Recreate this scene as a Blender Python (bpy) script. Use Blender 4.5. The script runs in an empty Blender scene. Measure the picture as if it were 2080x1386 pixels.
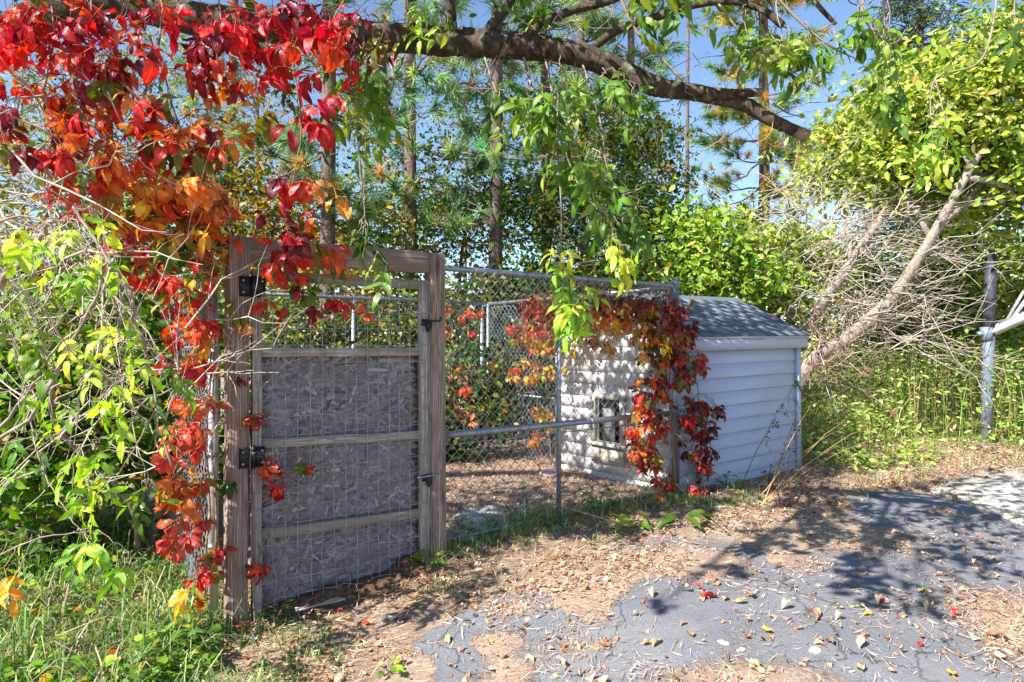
import bpy, math, random
import numpy as np
from mathutils import Vector, Matrix, Quaternion

SC = bpy.context.scene
COL = SC.collection
rng = np.random.default_rng(7)
random.seed(7)

# ---------------------------------------------------------------- camera, sky, sun, exposure
F = 1329.0            # focal length in photograph pixels (2080 wide)
CAMH = 1.35
cam_data = bpy.data.cameras.new('camera')
cam = bpy.data.objects.new('camera', cam_data)
COL.objects.link(cam)
cam.location = (0, 0, CAMH)
cam.rotation_euler = (math.radians(90), 0, 0)
cam_data.sensor_width = 36.0
cam_data.lens = 36.0 * F / 2080.0
cam_data.shift_y = 0.0034
cam_data.clip_start = 0.05
cam_data.clip_end = 1000
SC.camera = cam

SUN_EL = 41.0
sh = Vector((-0.768, -0.640, 0)).normalized()          # horizontal direction towards the sun
S_DIR = Vector((sh.x * math.cos(math.radians(SUN_EL)), sh.y * math.cos(math.radians(SUN_EL)), math.sin(math.radians(SUN_EL))))
world = bpy.data.worlds.new('World')
SC.world = world
world.use_nodes = True
wn = world.node_tree
wn.nodes.clear()
w_out = wn.nodes.new('ShaderNodeOutputWorld')
w_bg = wn.nodes.new('ShaderNodeBackground')
w_sky = wn.nodes.new('ShaderNodeTexSky')
w_sky.sky_type = 'NISHITA'
w_sky.sun_disc = False
w_sky.sun_elevation = math.radians(SUN_EL)
w_sky.sun_rotation = math.atan2(S_DIR.x, S_DIR.y)
w_sky.air_density = 1.0
w_sky.dust_density = 0.0
w_sky.ozone_density = 3.0
w_bg.inputs['Strength'].default_value = 0.092
wn.links.new(w_sky.outputs[0], w_bg.inputs[0])
wn.links.new(w_bg.outputs[0], w_out.inputs[0])

sun_data = bpy.data.lights.new('sun', 'SUN')
sun_data.energy = 5.0
sun_data.angle = math.radians(0.5)
sun_data.color = (1.0, 0.965, 0.91)
sun = bpy.data.objects.new('sun', sun_data)
COL.objects.link(sun)
sun.rotation_mode = 'QUATERNION'
sun.rotation_quaternion = S_DIR.to_track_quat('Z', 'Y')
sun.location = (-6, -6, 12)

SC.view_settings.view_transform = 'Standard'
SC.view_settings.look = 'None'
SC.view_settings.gamma = 1.0
SC.view_settings.exposure = 1.36
SC.render.engine = 'CYCLES'
SC.cycles.max_bounces = 6
SC.cycles.diffuse_bounces = 3
SC.cycles.glossy_bounces = 2
SC.cycles.transmission_bounces = 3
SC.cycles.transparent_max_bounces = 4
SC.cycles.use_denoising = True

# ---------------------------------------------------------------- helpers
def srgb(r, g, b, k=1.0):
    o = []
    for v in (r, g, b):
        v /= 255.0
        o.append(k * (v / 12.92 if v <= 0.04045 else ((v + 0.055) / 1.055) ** 2.4))
    return tuple(o)

def P(px, py, d):
    """a point of the place seen at photograph pixel (px, py), d metres ahead"""
    return np.array([(px - 1040.0) / F * d, d, CAMH - (py - 700.0) / F * d])

WORLD = {}
def place(o, M, parent=None):
    if parent is not None:
        o.parent = parent
        o.matrix_basis = WORLD[parent.name].inverted() @ M
    else:
        o.matrix_basis = M
    WORLD[o.name] = M
    return o

def tag(o, label=None, cat=None, group=None, kind=None):
    if label: o['label'] = label
    if cat: o['category'] = cat
    if group: o['group'] = group
    if kind: o['kind'] = kind
    return o

def empty(name, loc, label=None, cat=None, group=None, M=None):
    o = bpy.data.objects.new(name, None)
    COL.objects.link(o)
    o.empty_display_size = 0.1
    place(o, M if M is not None else Matrix.Translation(Vector(loc)))
    return tag(o, label, cat, group)

def np_mesh(name, V, Fs, cols=None, lc=None, smooth=False):
    """V (n,3); Fs list of int arrays (m,3) or (m,4)"""
    if not isinstance(Fs, (list, tuple)): Fs = [Fs]
    Fs = [np.asarray(f, dtype=np.int32) for f in Fs if len(f)]
    V = np.asarray(V, dtype=np.float32)
    me = bpy.data.meshes.new(name)
    me.vertices.add(len(V)); me.vertices.foreach_set('co', V.ravel())
    tot = np.concatenate([np.full(len(f), f.shape[1], dtype=np.int32) for f in Fs])
    loops = np.concatenate([f.ravel() for f in Fs])
    start = np.concatenate([[0], np.cumsum(tot)[:-1]]).astype(np.int32)
    me.loops.add(len(loops)); me.loops.foreach_set('vertex_index', loops)
    me.polygons.add(len(tot))
    me.polygons.foreach_set('loop_start', start)
    me.polygons.foreach_set('loop_total', tot)
    if smooth: me.polygons.foreach_set('use_smooth', np.ones(len(tot), dtype=bool))
    me.update(calc_edges=True)
    if cols is not None:
        a = me.attributes.new('Col', 'FLOAT_COLOR', 'POINT')
        c = np.ones((len(V), 4), dtype=np.float32); c[:, :3] = cols
        a.data.foreach_set('color', c.ravel())
    if lc is not None:
        a = me.attributes.new('lc', 'FLOAT_VECTOR', 'POINT')
        a.data.foreach_set('vector', np.asarray(lc, dtype=np.float32).ravel())
    return me

def link(name, me, mat, parent=None, M=None, kind=None):
    o = bpy.data.objects.new(name, me)
    COL.objects.link(o)
    if mat is not None and len(me.materials) == 0: me.materials.append(mat)
    place(o, M if M is not None else Matrix.Identity(4), parent)
    if kind: o['kind'] = kind
    return o

class Geo:
    def __init__(s): s.V = []; s.F4 = []; s.F3 = []; s.C = []; s.n = 0
    def add(s, V, F4=None, F3=None, col=None):
        V = np.asarray(V, dtype=np.float64)
        if F4 is not None and len(F4): s.F4.append(np.asarray(F4) + s.n)
        if F3 is not None and len(F3): s.F3.append(np.asarray(F3) + s.n)
        s.V.append(V); s.n += len(V)
        if col is not None:
            c = np.asarray(col, dtype=np.float64)
            s.C.append(np.broadcast_to(c, (len(V), 3)) if c.ndim == 1 else c)
    def build(s, name, mat, parent=None, base=(0, 0, 0), smooth=False, kind=None):
        V = np.concatenate(s.V) - np.asarray(base)
        Fs = []
        if s.F4: Fs.append(np.concatenate(s.F4))
        if s.F3: Fs.append(np.concatenate(s.F3))
        me = np_mesh(name, V, Fs, np.concatenate(s.C) if s.C else None, smooth=smooth)
        return link(name, me, mat, parent, Matrix.Translation(Vector(base)), kind)
    def tube(s, pts, rad, k=6, col=None, cap=True):
        pts = np.asarray(pts, dtype=np.float64); n = len(pts)
        rad = np.broadcast_to(np.asarray(rad, dtype=np.float64), (n,))
        T = np.gradient(pts, axis=0)
        T /= np.linalg.norm(T, axis=1, keepdims=True) + 1e-9
        ref = np.array([0, 0, 1.0]) if abs(T[:, 2]).mean() < 0.8 else np.array([1.0, 0, 0])
        A = np.cross(T, ref); A /= np.linalg.norm(A, axis=1, keepdims=True) + 1e-9
        B = np.cross(T, A)
        an = np.arange(k) * 2 * np.pi / k
        V = pts[:, None, :] + rad[:, None, None] * (np.cos(an)[None, :, None] * A[:, None, :] + np.sin(an)[None, :, None] * B[:, None, :])
        i = np.arange(n - 1)[:, None] * k; j = np.arange(k)[None, :]; j2 = (j + 1) % k
        Fq = np.stack([i + j, i + j2, i + k + j2, i + k + j], -1).reshape(-1, 4)
        V = V.reshape(-1, 3); F3 = None
        if cap and k >= 5:
            V = np.concatenate([V, pts[:1], pts[-1:]])
            jj = np.arange(k)
            F3 = np.concatenate([np.stack([np.full(k, n * k), (jj + 1) % k, jj], -1),
                                 np.stack([np.full(k, n * k + 1), (n - 1) * k + jj, (n - 1) * k + (jj + 1) % k], -1)])
        s.add(V, Fq, F3, col)
    def box(s, lo, hi, col=None):
        x0, y0, z0 = lo; x1, y1, z1 = hi
        V = [(x0, y0, z0), (x1, y0, z0), (x1, y1, z0), (x0, y1, z0), (x0, y0, z1), (x1, y0, z1), (x1, y1, z1), (x0, y1, z1)]
        s.add(V, [(0, 3, 2, 1), (4, 5, 6, 7), (0, 1, 5, 4), (1, 2, 6, 5), (2, 3, 7, 6), (3, 0, 4, 7)], None, col)
    def prism(s, poly, y0, y1):
        """poly in (x,z), extruded along y"""
        n = len(poly)
        V = [(x, y0, z) for x, z in poly] + [(x, y1, z) for x, z in poly]
        F4 = [(i, (i + 1) % n, n + (i + 1) % n, n + i) for i in range(n)]
        s.add(V, F4)
        tri = [(0, i, i + 1) for i in range(1, n - 1)]
        s.F3.append(np.array(tri)[:, ::-1] + s.n - 2 * n); s.F3.append(np.array(tri) + s.n - n)

def bevelled_box(name, lo, hi, b, mat, parent, M):
    """box with chamfered long edges, slightly irregular; local x is the length"""
    (x0, y0, z0), (x1, y1, z1) = lo, hi
    prof = [(y0 + b, z0), (y1 - b, z0), (y1, z0 + b), (y1, z1 - b), (y1 - b, z1), (y0 + b, z1), (y0, z1 - b), (y0, z0 + b)]
    nseg = max(2, int((x1 - x0) / 0.12))
    xs = np.linspace(x0, x1, nseg + 1)
    V = []; Fq = []
    for i, x in enumerate(xs):
        jy, jz = (rng.normal(0, 0.0012, 2))
        for (y, z) in prof: V.append((x, y + jy, z + jz))
    for i in range(nseg):
        for j in range(8):
            Fq.append((i * 8 + j, i * 8 + (j + 1) % 8, (i + 1) * 8 + (j + 1) % 8, (i + 1) * 8 + j))
    F3 = []
    for e, sgn in ((0, 1), (nseg * 8, -1)):
        for j in range(1, 7):
            t = (e, e + j, e + j + 1); F3.append(t if sgn < 0 else t[::-1])
    me = np_mesh(name, np.array(V), [np.array(Fq)[:, ::-1], np.array(F3)[:, ::-1]])
    return link(name, me, mat, parent, M)

def vnoise(x, y, seed=0, scale=1.0):
    r = np.random.default_rng(seed)
    L = r.random((64, 64))
    x = np.asarray(x) / scale; y = np.asarray(y) / scale
    xi = np.floor(x).astype(int); yi = np.floor(y).astype(int)
    fx = x - xi; fy = y - yi
    fx = fx * fx * (3 - 2 * fx); fy = fy * fy * (3 - 2 * fy)
    g = lambda a, b: L[a % 64, b % 64]
    return (g(xi, yi) * (1 - fx) * (1 - fy) + g(xi + 1, yi) * fx * (1 - fy) + g(xi, yi + 1) * (1 - fx) * fy + g(xi + 1, yi + 1) * fx * fy)

def sstep(a, b, x):
    t = np.clip((np.asarray(x, dtype=float) - a) / (b - a), 0, 1)
    return t * t * (3 - 2 * t)

# frame of the kennel: corner E, u along its front (to the right, away), v to the back, n towards the camera
E = np.array([1.482, 5.88, 0.0])
u = np.array([0.8037, 0.5950, 0.0]); v = np.array([-0.5950, 0.8037, 0.0]); nrm = -v
def K(s, t, z):
    """s metres left of the corner along the front, t metres behind the front"""
    return E - s * u + t * v + np.array([0, 0, z])
def s_of(px):
    r = (px - 1040.0) / F
    return (1.482 - 5.88 * r) / (0.8037 - 0.595 * r)
def KZ(px, py, off=0.0):
    """the point of the kennel's front plane (moved off metres towards the camera) seen at a pixel"""
    o = E + nrm * off
    r = (px - 1040.0) / F
    s = (o[0] - o[1] * r) / (u[0] - u[1] * r)
    q = o - s * u
    q[2] = CAMH - (py - 700.0) / F * q[1]
    return q
KM = Matrix(((u[0], v[0], 0, E[0]), (u[1], v[1], 0, E[1]), (0, 0, 1, 0), (0, 0, 0, 1)))   # local x=u, y=v, z

def gz(x, y):
    x = np.asarray(x, dtype=float); y = np.asarray(y, dtype=float)
    s = -((x - E[0]) * u[0] + (y - E[1]) * u[1])
    d = ((x - E[0]) * nrm[0] + (y - E[1]) * nrm[1])
    z = -0.19 * sstep(1.6, 4.0, s) * sstep(-2.5, 0.2, d)
    z = z - 0.035 * np.clip(d, 0, 3.0) * sstep(-3.0, 0.5, s + 1.0)
    z = z + 0.25 * sstep(9, 20, y) + 0.02 * np.clip(y - 20, 0, 100)
    return z

# ---------------------------------------------------------------- materials
def new_mat(name):
    m = bpy.data.materials.new(name); m.use_nodes = True
    nt = m.node_tree; nt.nodes.clear()
    out = nt.nodes.new('ShaderNodeOutputMaterial')
    return m, nt, out
def N(nt, t, **kw):
    n = nt.nodes.new(t)
    for k, val in kw.items():
        if k in n.inputs: n.inputs[k].default_value = val
        else: setattr(n, k, val)
    return n
def ramp(nt, fac, stops):
    r = nt.nodes.new('ShaderNodeValToRGB')
    el = r.color_ramp.elements
    while len(el) < len(stops): el.new(0.5)
    for e, (p, c) in zip(el, stops):
        e.position = p; e.color = (*c, 1) if len(c) == 3 else c
    nt.links.new(fac, r.inputs[0])
    return r
def mix(nt, fac, a, b, mode='MIX'):
    m = nt.nodes.new('ShaderNodeMix'); m.data_type = 'RGBA'; m.blend_type = mode
    for sock, val in ((m.inputs[0], fac), (m.inputs[6], a), (m.inputs[7], b)):
        if isinstance(val, bpy.types.NodeSocket): nt.links.new(val, sock)
        elif isinstance(val, (int, float)): sock.default_value = val
        else: sock.default_value = (*val, 1)
    return m.outputs[2]
def math_(nt, op, a, b=None):
    m = nt.nodes.new('ShaderNodeMath'); m.operation = op
    for i, val in enumerate((a, b)):
        if val is None: continue
        if isinstance(val, bpy.types.NodeSocket): nt.links.new(val, m.inputs[i])
        else: m.inputs[i].default_value = val
    return m.outputs[0]
def coords(nt, scale=(1, 1, 1), kind='Object', rnd=False):
    tc = nt.nodes.new('ShaderNodeTexCoord'); mp = nt.nodes.new('ShaderNodeMapping')
    mp.inputs['Scale'].default_value = scale
    nt.links.new(tc.outputs[kind], mp.inputs[0])
    if rnd:
        oi = nt.nodes.new('ShaderNodeObjectInfo')
        cx = nt.nodes.new('ShaderNodeCombineXYZ')
        k = math_(nt, 'MULTIPLY', oi.outputs['Random'], 37.0)
        for i in range(3): nt.links.new(k, cx.inputs[i])
        nt.links.new(cx.outputs[0], mp.inputs['Location'])
    return mp.outputs[0]
def noise(nt, vec, scale=5.0, detail=4.0, rough=0.6, dist=0.0):
    n = N(nt, 'ShaderNodeTexNoise', Scale=scale, Detail=detail, Roughness=rough, Distortion=dist)
    nt.links.new(vec, n.inputs['Vector'])
    return n.outputs['Fac']
def bump(nt, h, strength=0.4, dist=0.01):
    b = N(nt, 'ShaderNodeBump', Strength=strength, Distance=dist)
    nt.links.new(h, b.inputs['Height'])
    return b.outputs['Normal']
def principled(nt, out, col, rough=0.7, metal=0.0, nor=None, spec=0.4):
    p = nt.nodes.new('ShaderNodeBsdfPrincipled')
    for key, val in (('Base Color', col), ('Roughness', rough), ('Metallic', metal), ('Specular IOR Level', spec)):
        if isinstance(val, bpy.types.NodeSocket): nt.links.new(val, p.inputs[key])
        elif isinstance(val, (int, float)): p.inputs[key].default_value = val
        else: p.inputs[key].default_value = (*val, 1)
    if nor is not None: nt.links.new(nor, p.inputs['Normal'])
    nt.links.new(p.outputs[0], out.inputs[0])
    return p

def mat_leaf_cloud(name='leaf_cloud', trans=0.4, rough=0.5):
    m, nt, out = new_mat(name)
    at = N(nt, 'ShaderNodeAttribute', attribute_name='Col')
    c = at.outputs['Color']
    p = nt.nodes.new('ShaderNodeBsdfPrincipled')
    nt.links.new(c, p.inputs['Base Color']); p.inputs['Roughness'].default_value = rough
    p.inputs['Specular IOR Level'].default_value = 0.35
    t = nt.nodes.new('ShaderNodeBsdfTranslucent')
    tc = mix(nt, 0.5, c, (1, 1, 1), 'MULTIPLY')
    hs = N(nt, 'ShaderNodeHueSaturation', Saturation=1.15, Value=1.35)
    nt.links.new(c, hs.inputs['Color']); nt.links.new(hs.outputs[0], t.inputs[0])
    mx = nt.nodes.new('ShaderNodeMixShader'); mx.inputs[0].default_value = trans
    nt.links.new(p.outputs[0], mx.inputs[1]); nt.links.new(t.outputs[0], mx.inputs[2])
    nt.links.new(mx.outputs[0], out.inputs[0])
    return m
def mat_leaf_object(name='leaf_object', trans=0.38):
    """colour from the object, blotches, midrib and side veins from the leaf's own coordinates"""
    m, nt, out = new_mat(name)
    oi = nt.nodes.new('ShaderNodeObjectInfo')
    c = oi.outputs['Color']
    at = N(nt, 'ShaderNodeAttribute', attribute_name='lc')
    sep = nt.nodes.new('ShaderNodeSeparateXYZ'); nt.links.new(at.outputs['Vector'], sep.inputs[0])
    uu, vv = sep.outputs[0], sep.outputs[1]
    av = math_(nt, 'ABSOLUTE', vv)
    vec = coords(nt, (1, 1, 1), 'Object', True)
    blot = noise(nt, vec, 17.0, 3.0, 0.6)
    hs = N(nt, 'ShaderNodeHueSaturation', Hue=0.515, Saturation=1.0, Value=1.25)
    nt.links.new(c, hs.inputs['Color'])
    hs2 = N(nt, 'ShaderNodeHueSaturation', Hue=0.485, Saturation=0.95, Value=0.55)
    nt.links.new(c, hs2.inputs['Color'])
    f1 = ramp(nt, blot, [(0.5, (0, 0, 0)), (0.68, (0.8, 0.8, 0.8))]).outputs[0]
    f2 = ramp(nt, blot, [(0.32, (0.7, 0.7, 0.7)), (0.46, (0, 0, 0))]).outputs[0]
    c1 = mix(nt, f1, c, hs.outputs[0]); c2 = mix(nt, f2, c1, hs2.outputs[0])
    spots = noise(nt, vec, 85.0, 2.0, 0.5)
    f3 = ramp(nt, spots, [(0.70, (0, 0, 0)), (0.76, (0.7, 0.7, 0.7))]).outputs[0]
    c3 = mix(nt, f3, c2, (0.05, 0.02, 0.012))
    sv = math_(nt, 'SINE', math_(nt, 'MULTIPLY', math_(nt, 'SUBTRACT', uu, math_(nt, 'MULTIPLY', av, 0.55)), 42.0))
    svf = ramp(nt, sv, [(0.80, (0, 0, 0)), (1.0, (0.45, 0.45, 0.45))]).outputs[0]
    mid = ramp(nt, av, [(0.03, (0.6, 0.6, 0.6)), (0.10, (0, 0, 0))]).outputs[0]
    vein = math_(nt, 'MAXIMUM', svf, mid)
    hs4 = N(nt, 'ShaderNodeHueSaturation', Hue=0.52, Saturation=0.8, Value=1.6)
    nt.links.new(c, hs4.inputs['Color'])
    c4 = mix(nt, math_(nt, 'MULTIPLY', vein, 0.6), c3, hs4.outputs[0])
    h = math_(nt, 'SUBTRACT', math_(nt, 'MULTIPLY', blot, 0.6), vein)
    p = nt.nodes.new('ShaderNodeBsdfPrincipled')
    nt.links.new(c4, p.inputs['Base Color']); p.inputs['Roughness'].default_value = 0.36
    p.inputs['Specular IOR Level'].default_value = 0.45
    nt.links.new(bump(nt, h, 0.45, 0.004), p.inputs['Normal'])
    t = nt.nodes.new('ShaderNodeBsdfTranslucent')
    hs3 = N(nt, 'ShaderNodeHueSaturation', Saturation=1.12, Value=1.4)
    nt.links.new(c4, hs3.inputs['Color']); nt.links.new(hs3.outputs[0], t.inputs[0])
    mx = nt.nodes.new('ShaderNodeMixShader'); mx.inputs[0].default_value = trans
    nt.links.new(p.outputs[0], mx.inputs[1]); nt.links.new(t.outputs[0], mx.inputs[2])
    nt.links.new(mx.outputs[0], out.inputs[0])
    return m
def mat_wood(name, ca, cb, cc, rough=0.85):
    m, nt, out = new_mat(name)
    vec = coords(nt, (1, 1, 1), 'Object', True)
    mp = nt.nodes.new('ShaderNodeMapping'); mp.inputs['Scale'].default_value = (2.6, 85, 85)
    nt.links.new(vec, mp.inputs[0])
    g = noise(nt, mp.outputs[0], 1.0, 6.0, 0.62, 1.6)
    mp2 = nt.nodes.new('ShaderNodeMapping'); mp2.inputs['Scale'].default_value = (1.3, 24, 24)
    nt.links.new(vec, mp2.inputs[0])
    w = N(nt, 'ShaderNodeTexWave', Scale=1.0, Distortion=6.0, Detail=3.0); w.inputs['Detail Scale'].default_value = 0.7
    w.bands_direction = 'Y'
    nt.links.new(mp2.outputs[0], w.inputs['Vector'])
    ww = w.outputs['Fac']
    big = noise(nt, vec, 3.5, 3.0, 0.6)
    c = ramp(nt, g, [(0.36, tuple(x * 0.6 for x in cb)), (0.47, cb), (0.56, ca), (0.66, cc)]).outputs[0]
    c = mix(nt, math_(nt, 'MULTIPLY', ramp(nt, ww, [(0.5, (0, 0, 0)), (0.95, (1, 1, 1))]).outputs[0], 0.8), c, tuple(x * 0.72 for x in cb))
    c = mix(nt, ramp(nt, big, [(0.35, (0.55, 0.55, 0.55)), (0.62, (0, 0, 0))]).outputs[0], c, tuple(x * 0.55 for x in ca))
    # knots
    mp3 = nt.nodes.new('ShaderNodeMapping'); mp3.inputs['Scale'].default_value = (2.2, 7.5, 7.5)
    nt.links.new(vec, mp3.inputs[0])
    vo = N(nt, 'ShaderNodeTexVoronoi', Scale=1.0); nt.links.new(mp3.outputs[0], vo.inputs['Vector'])
    kn = ramp(nt, vo.outputs['Distance'], [(0.10, (0.85, 0.85, 0.85)), (0.17, (0.2, 0.2, 0.2)), (0.24, (0, 0, 0))]).outputs[0]
    c = mix(nt, kn, c, tuple(x * 0.33 for x in cb))
    hh = math_(nt, 'ADD', g, math_(nt, 'MULTIPLY', ww, 0.3))
    principled(nt, out, c, rough, 0, bump(nt, hh, 0.5, 0.004), 0.25)
    return m
def mat_galv(name='galvanised_steel'):
    m, nt, out = new_mat(name)
    vec = coords(nt)
    n1 = noise(nt, vec, 14.0, 5.0, 0.65); n2 = noise(nt, vec, 90.0, 2.0, 0.6)
    c = ramp(nt, n1, [(0.3, srgb(112, 118, 126)), (0.55, srgb(158, 164, 172)), (0.75, srgb(120, 116, 110))]).outputs[0]
    r = ramp(nt, n2, [(0.3, (0.42, 0.42, 0.42)), (0.7, (0.62, 0.62, 0.62))]).outputs[0]
    principled(nt, out, c, r, 0.75, bump(nt, n1, 0.15, 0.002), 0.5)
    return m
def mat_simple(name, ca, cb, scale=8.0, rough=0.7, metal=0.0, bs=0.3, bd=0.005, spec=0.4, stretch=(1, 1, 1), rnd=False):
    m, nt, out = new_mat(name)
    vec = coords(nt, stretch, 'Object', rnd)
    n1 = noise(nt, vec, scale, 6.0, 0.65)
    c = ramp(nt, n1, [(0.32, ca), (0.68, cb)]).outputs[0]
    principled(nt, out, c, rough, metal, bump(nt, n1, bs, bd), spec)
    return m
def mat_bark(name, ca, cb, cc, sx=9.0):
    m, nt, out = new_mat(name)
    vec = coords(nt, (1, 1, 0.28))
    n1 = noise(nt, vec, sx * 3.2, 6.0, 0.7, 0.6)
    n2 = noise(nt, coords(nt), 16.0, 4.0, 0.6)
    c = ramp(nt, n1, [(0.3, ca), (0.62, cb)]).outputs[0]
    c = mix(nt, ramp(nt, n2, [(0.56, (0, 0, 0)), (0.68, (0.8, 0.8, 0.8))]).outputs[0], c, cc)
    principled(nt, out, c, 0.9, 0, bump(nt, n1, 0.9, 0.02), 0.2)
    return m

M_LC = mat_leaf_cloud()
M_NEEDLE = mat_leaf_cloud('needle_cloud', 0.35, 0.4)
M_GRASS = mat_leaf_cloud('grass_blades', 0.35, 0.5)
M_LITTER = mat_leaf_cloud('dry_litter', 0.12, 0.8)
M_LEAF = mat_leaf_object()
M_STRAND = mat_leaf_cloud('weathered_wood_strand', 0.0, 0.9)
M_DRYLEAF = mat_leaf_object('dry_leaf_object', 0.15)
M_POST = mat_wood('weathered_post_wood', srgb(170, 150, 138), srgb(132, 110, 98), srgb(196, 180, 168))
M_GATEWOOD = mat_wood('weathered_gate_wood', srgb(188, 178, 168), srgb(146, 134, 124), srgb(216, 208, 198))
M_GALV = mat_galv()
M_WIRE = mat_simple('bright_wire', srgb(116, 120, 128), srgb(176, 180, 186), 9, 0.45, 0.5, 0.0, 0.001, 0.6)
M_BLACK = mat_simple('black_hardware', srgb(24, 24, 27), srgb(48, 48, 52), 30, 0.45, 0.2, 0.1, 0.002)
M_BARK = mat_bark('limb_bark', srgb(30, 25, 22), srgb(92, 80, 70), srgb(138, 138, 112))
M_BARK_CUT = mat_simple('bare_wood', srgb(112, 94, 80), srgb(158, 138, 118), 30, 0.8, 0, 0.4, 0.004, 0.2)
M_TWIG = mat_simple('twig_bark', srgb(112, 96, 84), srgb(168, 152, 138), 12, 0.85, 0, 0.3, 0.003, 0.2)
M_DEADTWIG = mat_simple('dead_twig', srgb(140, 124, 112), srgb(202, 188, 174), 9, 0.85, 0, 0.3, 0.003, 0.2)
M_REDSTEM = mat_simple('red_vine_stem', srgb(96, 34, 30), srgb(150, 70, 52), 14, 0.7, 0, 0.2, 0.002)
M_DRYSTEM = mat_simple('dry_vine_stem', srgb(104, 84, 70), srgb(166, 140, 116), 14, 0.85, 0, 0.2, 0.002, 0.2)
M_PINEBARK = mat_bark('pine_bark', srgb(58, 48, 46), srgb(118, 100, 92), srgb(132, 118, 110), 4.0)
M_GREYBARK = mat_bark('grey_smooth_bark', srgb(92, 82, 74), srgb(160, 148, 136), srgb(134, 128, 116), 7.0)
M_BERRY = mat_simple('dark_berries', srgb(14, 16, 34), srgb(34, 36, 62), 40, 0.35, 0, 0.0, 0.001)

def mat_osb():
    m, nt, out = new_mat('weathered_strand_board')
    vec = coords(nt)
    dn = N(nt, 'ShaderNodeTexNoise', Scale=5.0, Detail=2.0); nt.links.new(vec, dn.inputs['Vector'])
    cols = []; hs = []
    for i, (rot, sc) in enumerate(((0.35, (20, 1, 58)), (1.0, (20, 1, 60)), (-0.55, (18, 1, 64)))):
        mp = nt.nodes.new('ShaderNodeMapping'); mp.inputs['Rotation'].default_value = (0, rot, 0); mp.inputs['Scale'].default_value = sc
        ad = nt.nodes.new('ShaderNodeVectorMath'); ad.operation = 'MULTIPLY_ADD'
        ad.inputs[1].default_value = (0.16, 0.16, 0.16)
        nt.links.new(dn.outputs['Color'], ad.inputs[0]); nt.links.new(vec, ad.inputs[2])
        nt.links.new(ad.outputs[0], mp.inputs[0])
        vo = N(nt, 'ShaderNodeTexVoronoi', Scale=1.0); nt.links.new(mp.outputs[0], vo.inputs['Vector'])
        s = nt.nodes.new('ShaderNodeSeparateColor'); nt.links.new(vo.outputs['Color'], s.inputs[0])
        cols.append(s.outputs[0]); hs.append(vo.outputs['Distance'])
    sel = noise(nt, vec, 17.0, 1.0)
    a = mix(nt, ramp(nt, sel, [(0.40, (0, 0, 0)), (0.60, (1, 1, 1))]).outputs[0], cols[0], cols[1])
    sel2 = noise(nt, vec, 12.0, 1.0)
    a = mix(nt, ramp(nt, sel2, [(0.45, (0, 0, 0)), (0.65, (1, 1, 1))]).outputs[0], a, cols[2])
    c = ramp(nt, a, [(0.0, srgb(70, 62, 64)), (0.35, srgb(112, 102, 106)), (0.7, srgb(160, 150, 150)), (1.0, srgb(96, 82, 74))]).outputs[0]
    dirt = noise(nt, vec, 4.0, 5.0, 0.7)
    c = mix(nt, ramp(nt, dirt, [(0.48, (0, 0, 0)), (0.62, (0.8, 0.8, 0.8))]).outputs[0], c, srgb(82, 66, 58))
    fine = noise(nt, coords(nt, (40, 1, 160)), 1.0, 4.0)
    c = mix(nt, 0.25, c, ramp(nt, fine, [(0.35, srgb(60, 54, 56)), (0.65, srgb(180, 170, 172))]).outputs[0])
    principled(nt, out, c, 0.9, 0, bump(nt, math_(nt, 'ADD', a, fine), 0.6, 0.004), 0.2)
    return m
M_OSB = mat_osb()

def mat_siding(name, ca, cb, dirt, amt):
    m, nt, out = new_mat(name)
    vec = coords(nt, (1, 1, 1), 'Object', True)
    n1 = noise(nt, coords(nt, (3, 3, 90), 'Object', True), 1.0, 4.0)
    n2 = noise(nt, coords(nt, (9, 9, 60), 'Object', True), 1.0, 6.0, 0.8)
    n3 = noise(nt, vec, 40.0, 3.0, 0.7)
    c = ramp(nt, n1, [(0.3, ca), (0.7, cb)]).outputs[0]
    c = mix(nt, math_(nt, 'MULTIPLY', ramp(nt, n2, [(0.50, (0, 0, 0)), (0.75, (1, 1, 1))]).outputs[0], amt), c, dirt)
    c = mix(nt, math_(nt, 'MULTIPLY', ramp(nt, n3, [(0.62, (0, 0, 0)), (0.72, (1, 1, 1))]).outputs[0], amt * 0.9), c, dirt)
    principled(nt, out, c, 0.55, 0, bump(nt, n3, 0.10, 0.0006), 0.35)
    return m
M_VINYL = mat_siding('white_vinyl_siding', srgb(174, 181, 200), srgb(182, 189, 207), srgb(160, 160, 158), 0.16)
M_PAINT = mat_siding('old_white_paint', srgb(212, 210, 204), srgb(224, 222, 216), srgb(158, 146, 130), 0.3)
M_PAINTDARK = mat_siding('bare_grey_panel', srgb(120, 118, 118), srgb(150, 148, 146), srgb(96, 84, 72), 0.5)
M_FRAMEWOOD = mat_siding('flaking_frame_paint', srgb(176, 166, 146), srgb(206, 198, 182), srgb(124, 100, 74), 0.9)

def mat_shingle():
    m, nt, out = new_mat('asphalt_shingle')
    oi = nt.nodes.new('ShaderNodeObjectInfo')
    vec = coords(nt)
    g = noise(nt, vec, 260.0, 2.0, 0.7); b = noise(nt, vec, 12.0, 4.0)
    c = mix(nt, ramp(nt, g, [(0.35, (0, 0, 0)), (0.65, (1, 1, 1))]).outputs[0], srgb(62, 70, 80), srgb(126, 136, 146))
    c = mix(nt, 1.0, c, oi.outputs['Color'], 'MULTIPLY')
    c = mix(nt, ramp(nt, b, [(0.55, (0, 0, 0)), (0.72, (0.6, 0.6, 0.6))]).outputs[0], c, srgb(70, 66, 60))
    principled(nt, out, c, 0.9, 0, bump(nt, g, 0.5, 0.003), 0.25)
    return m
M_SHINGLE = mat_shingle()

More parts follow.
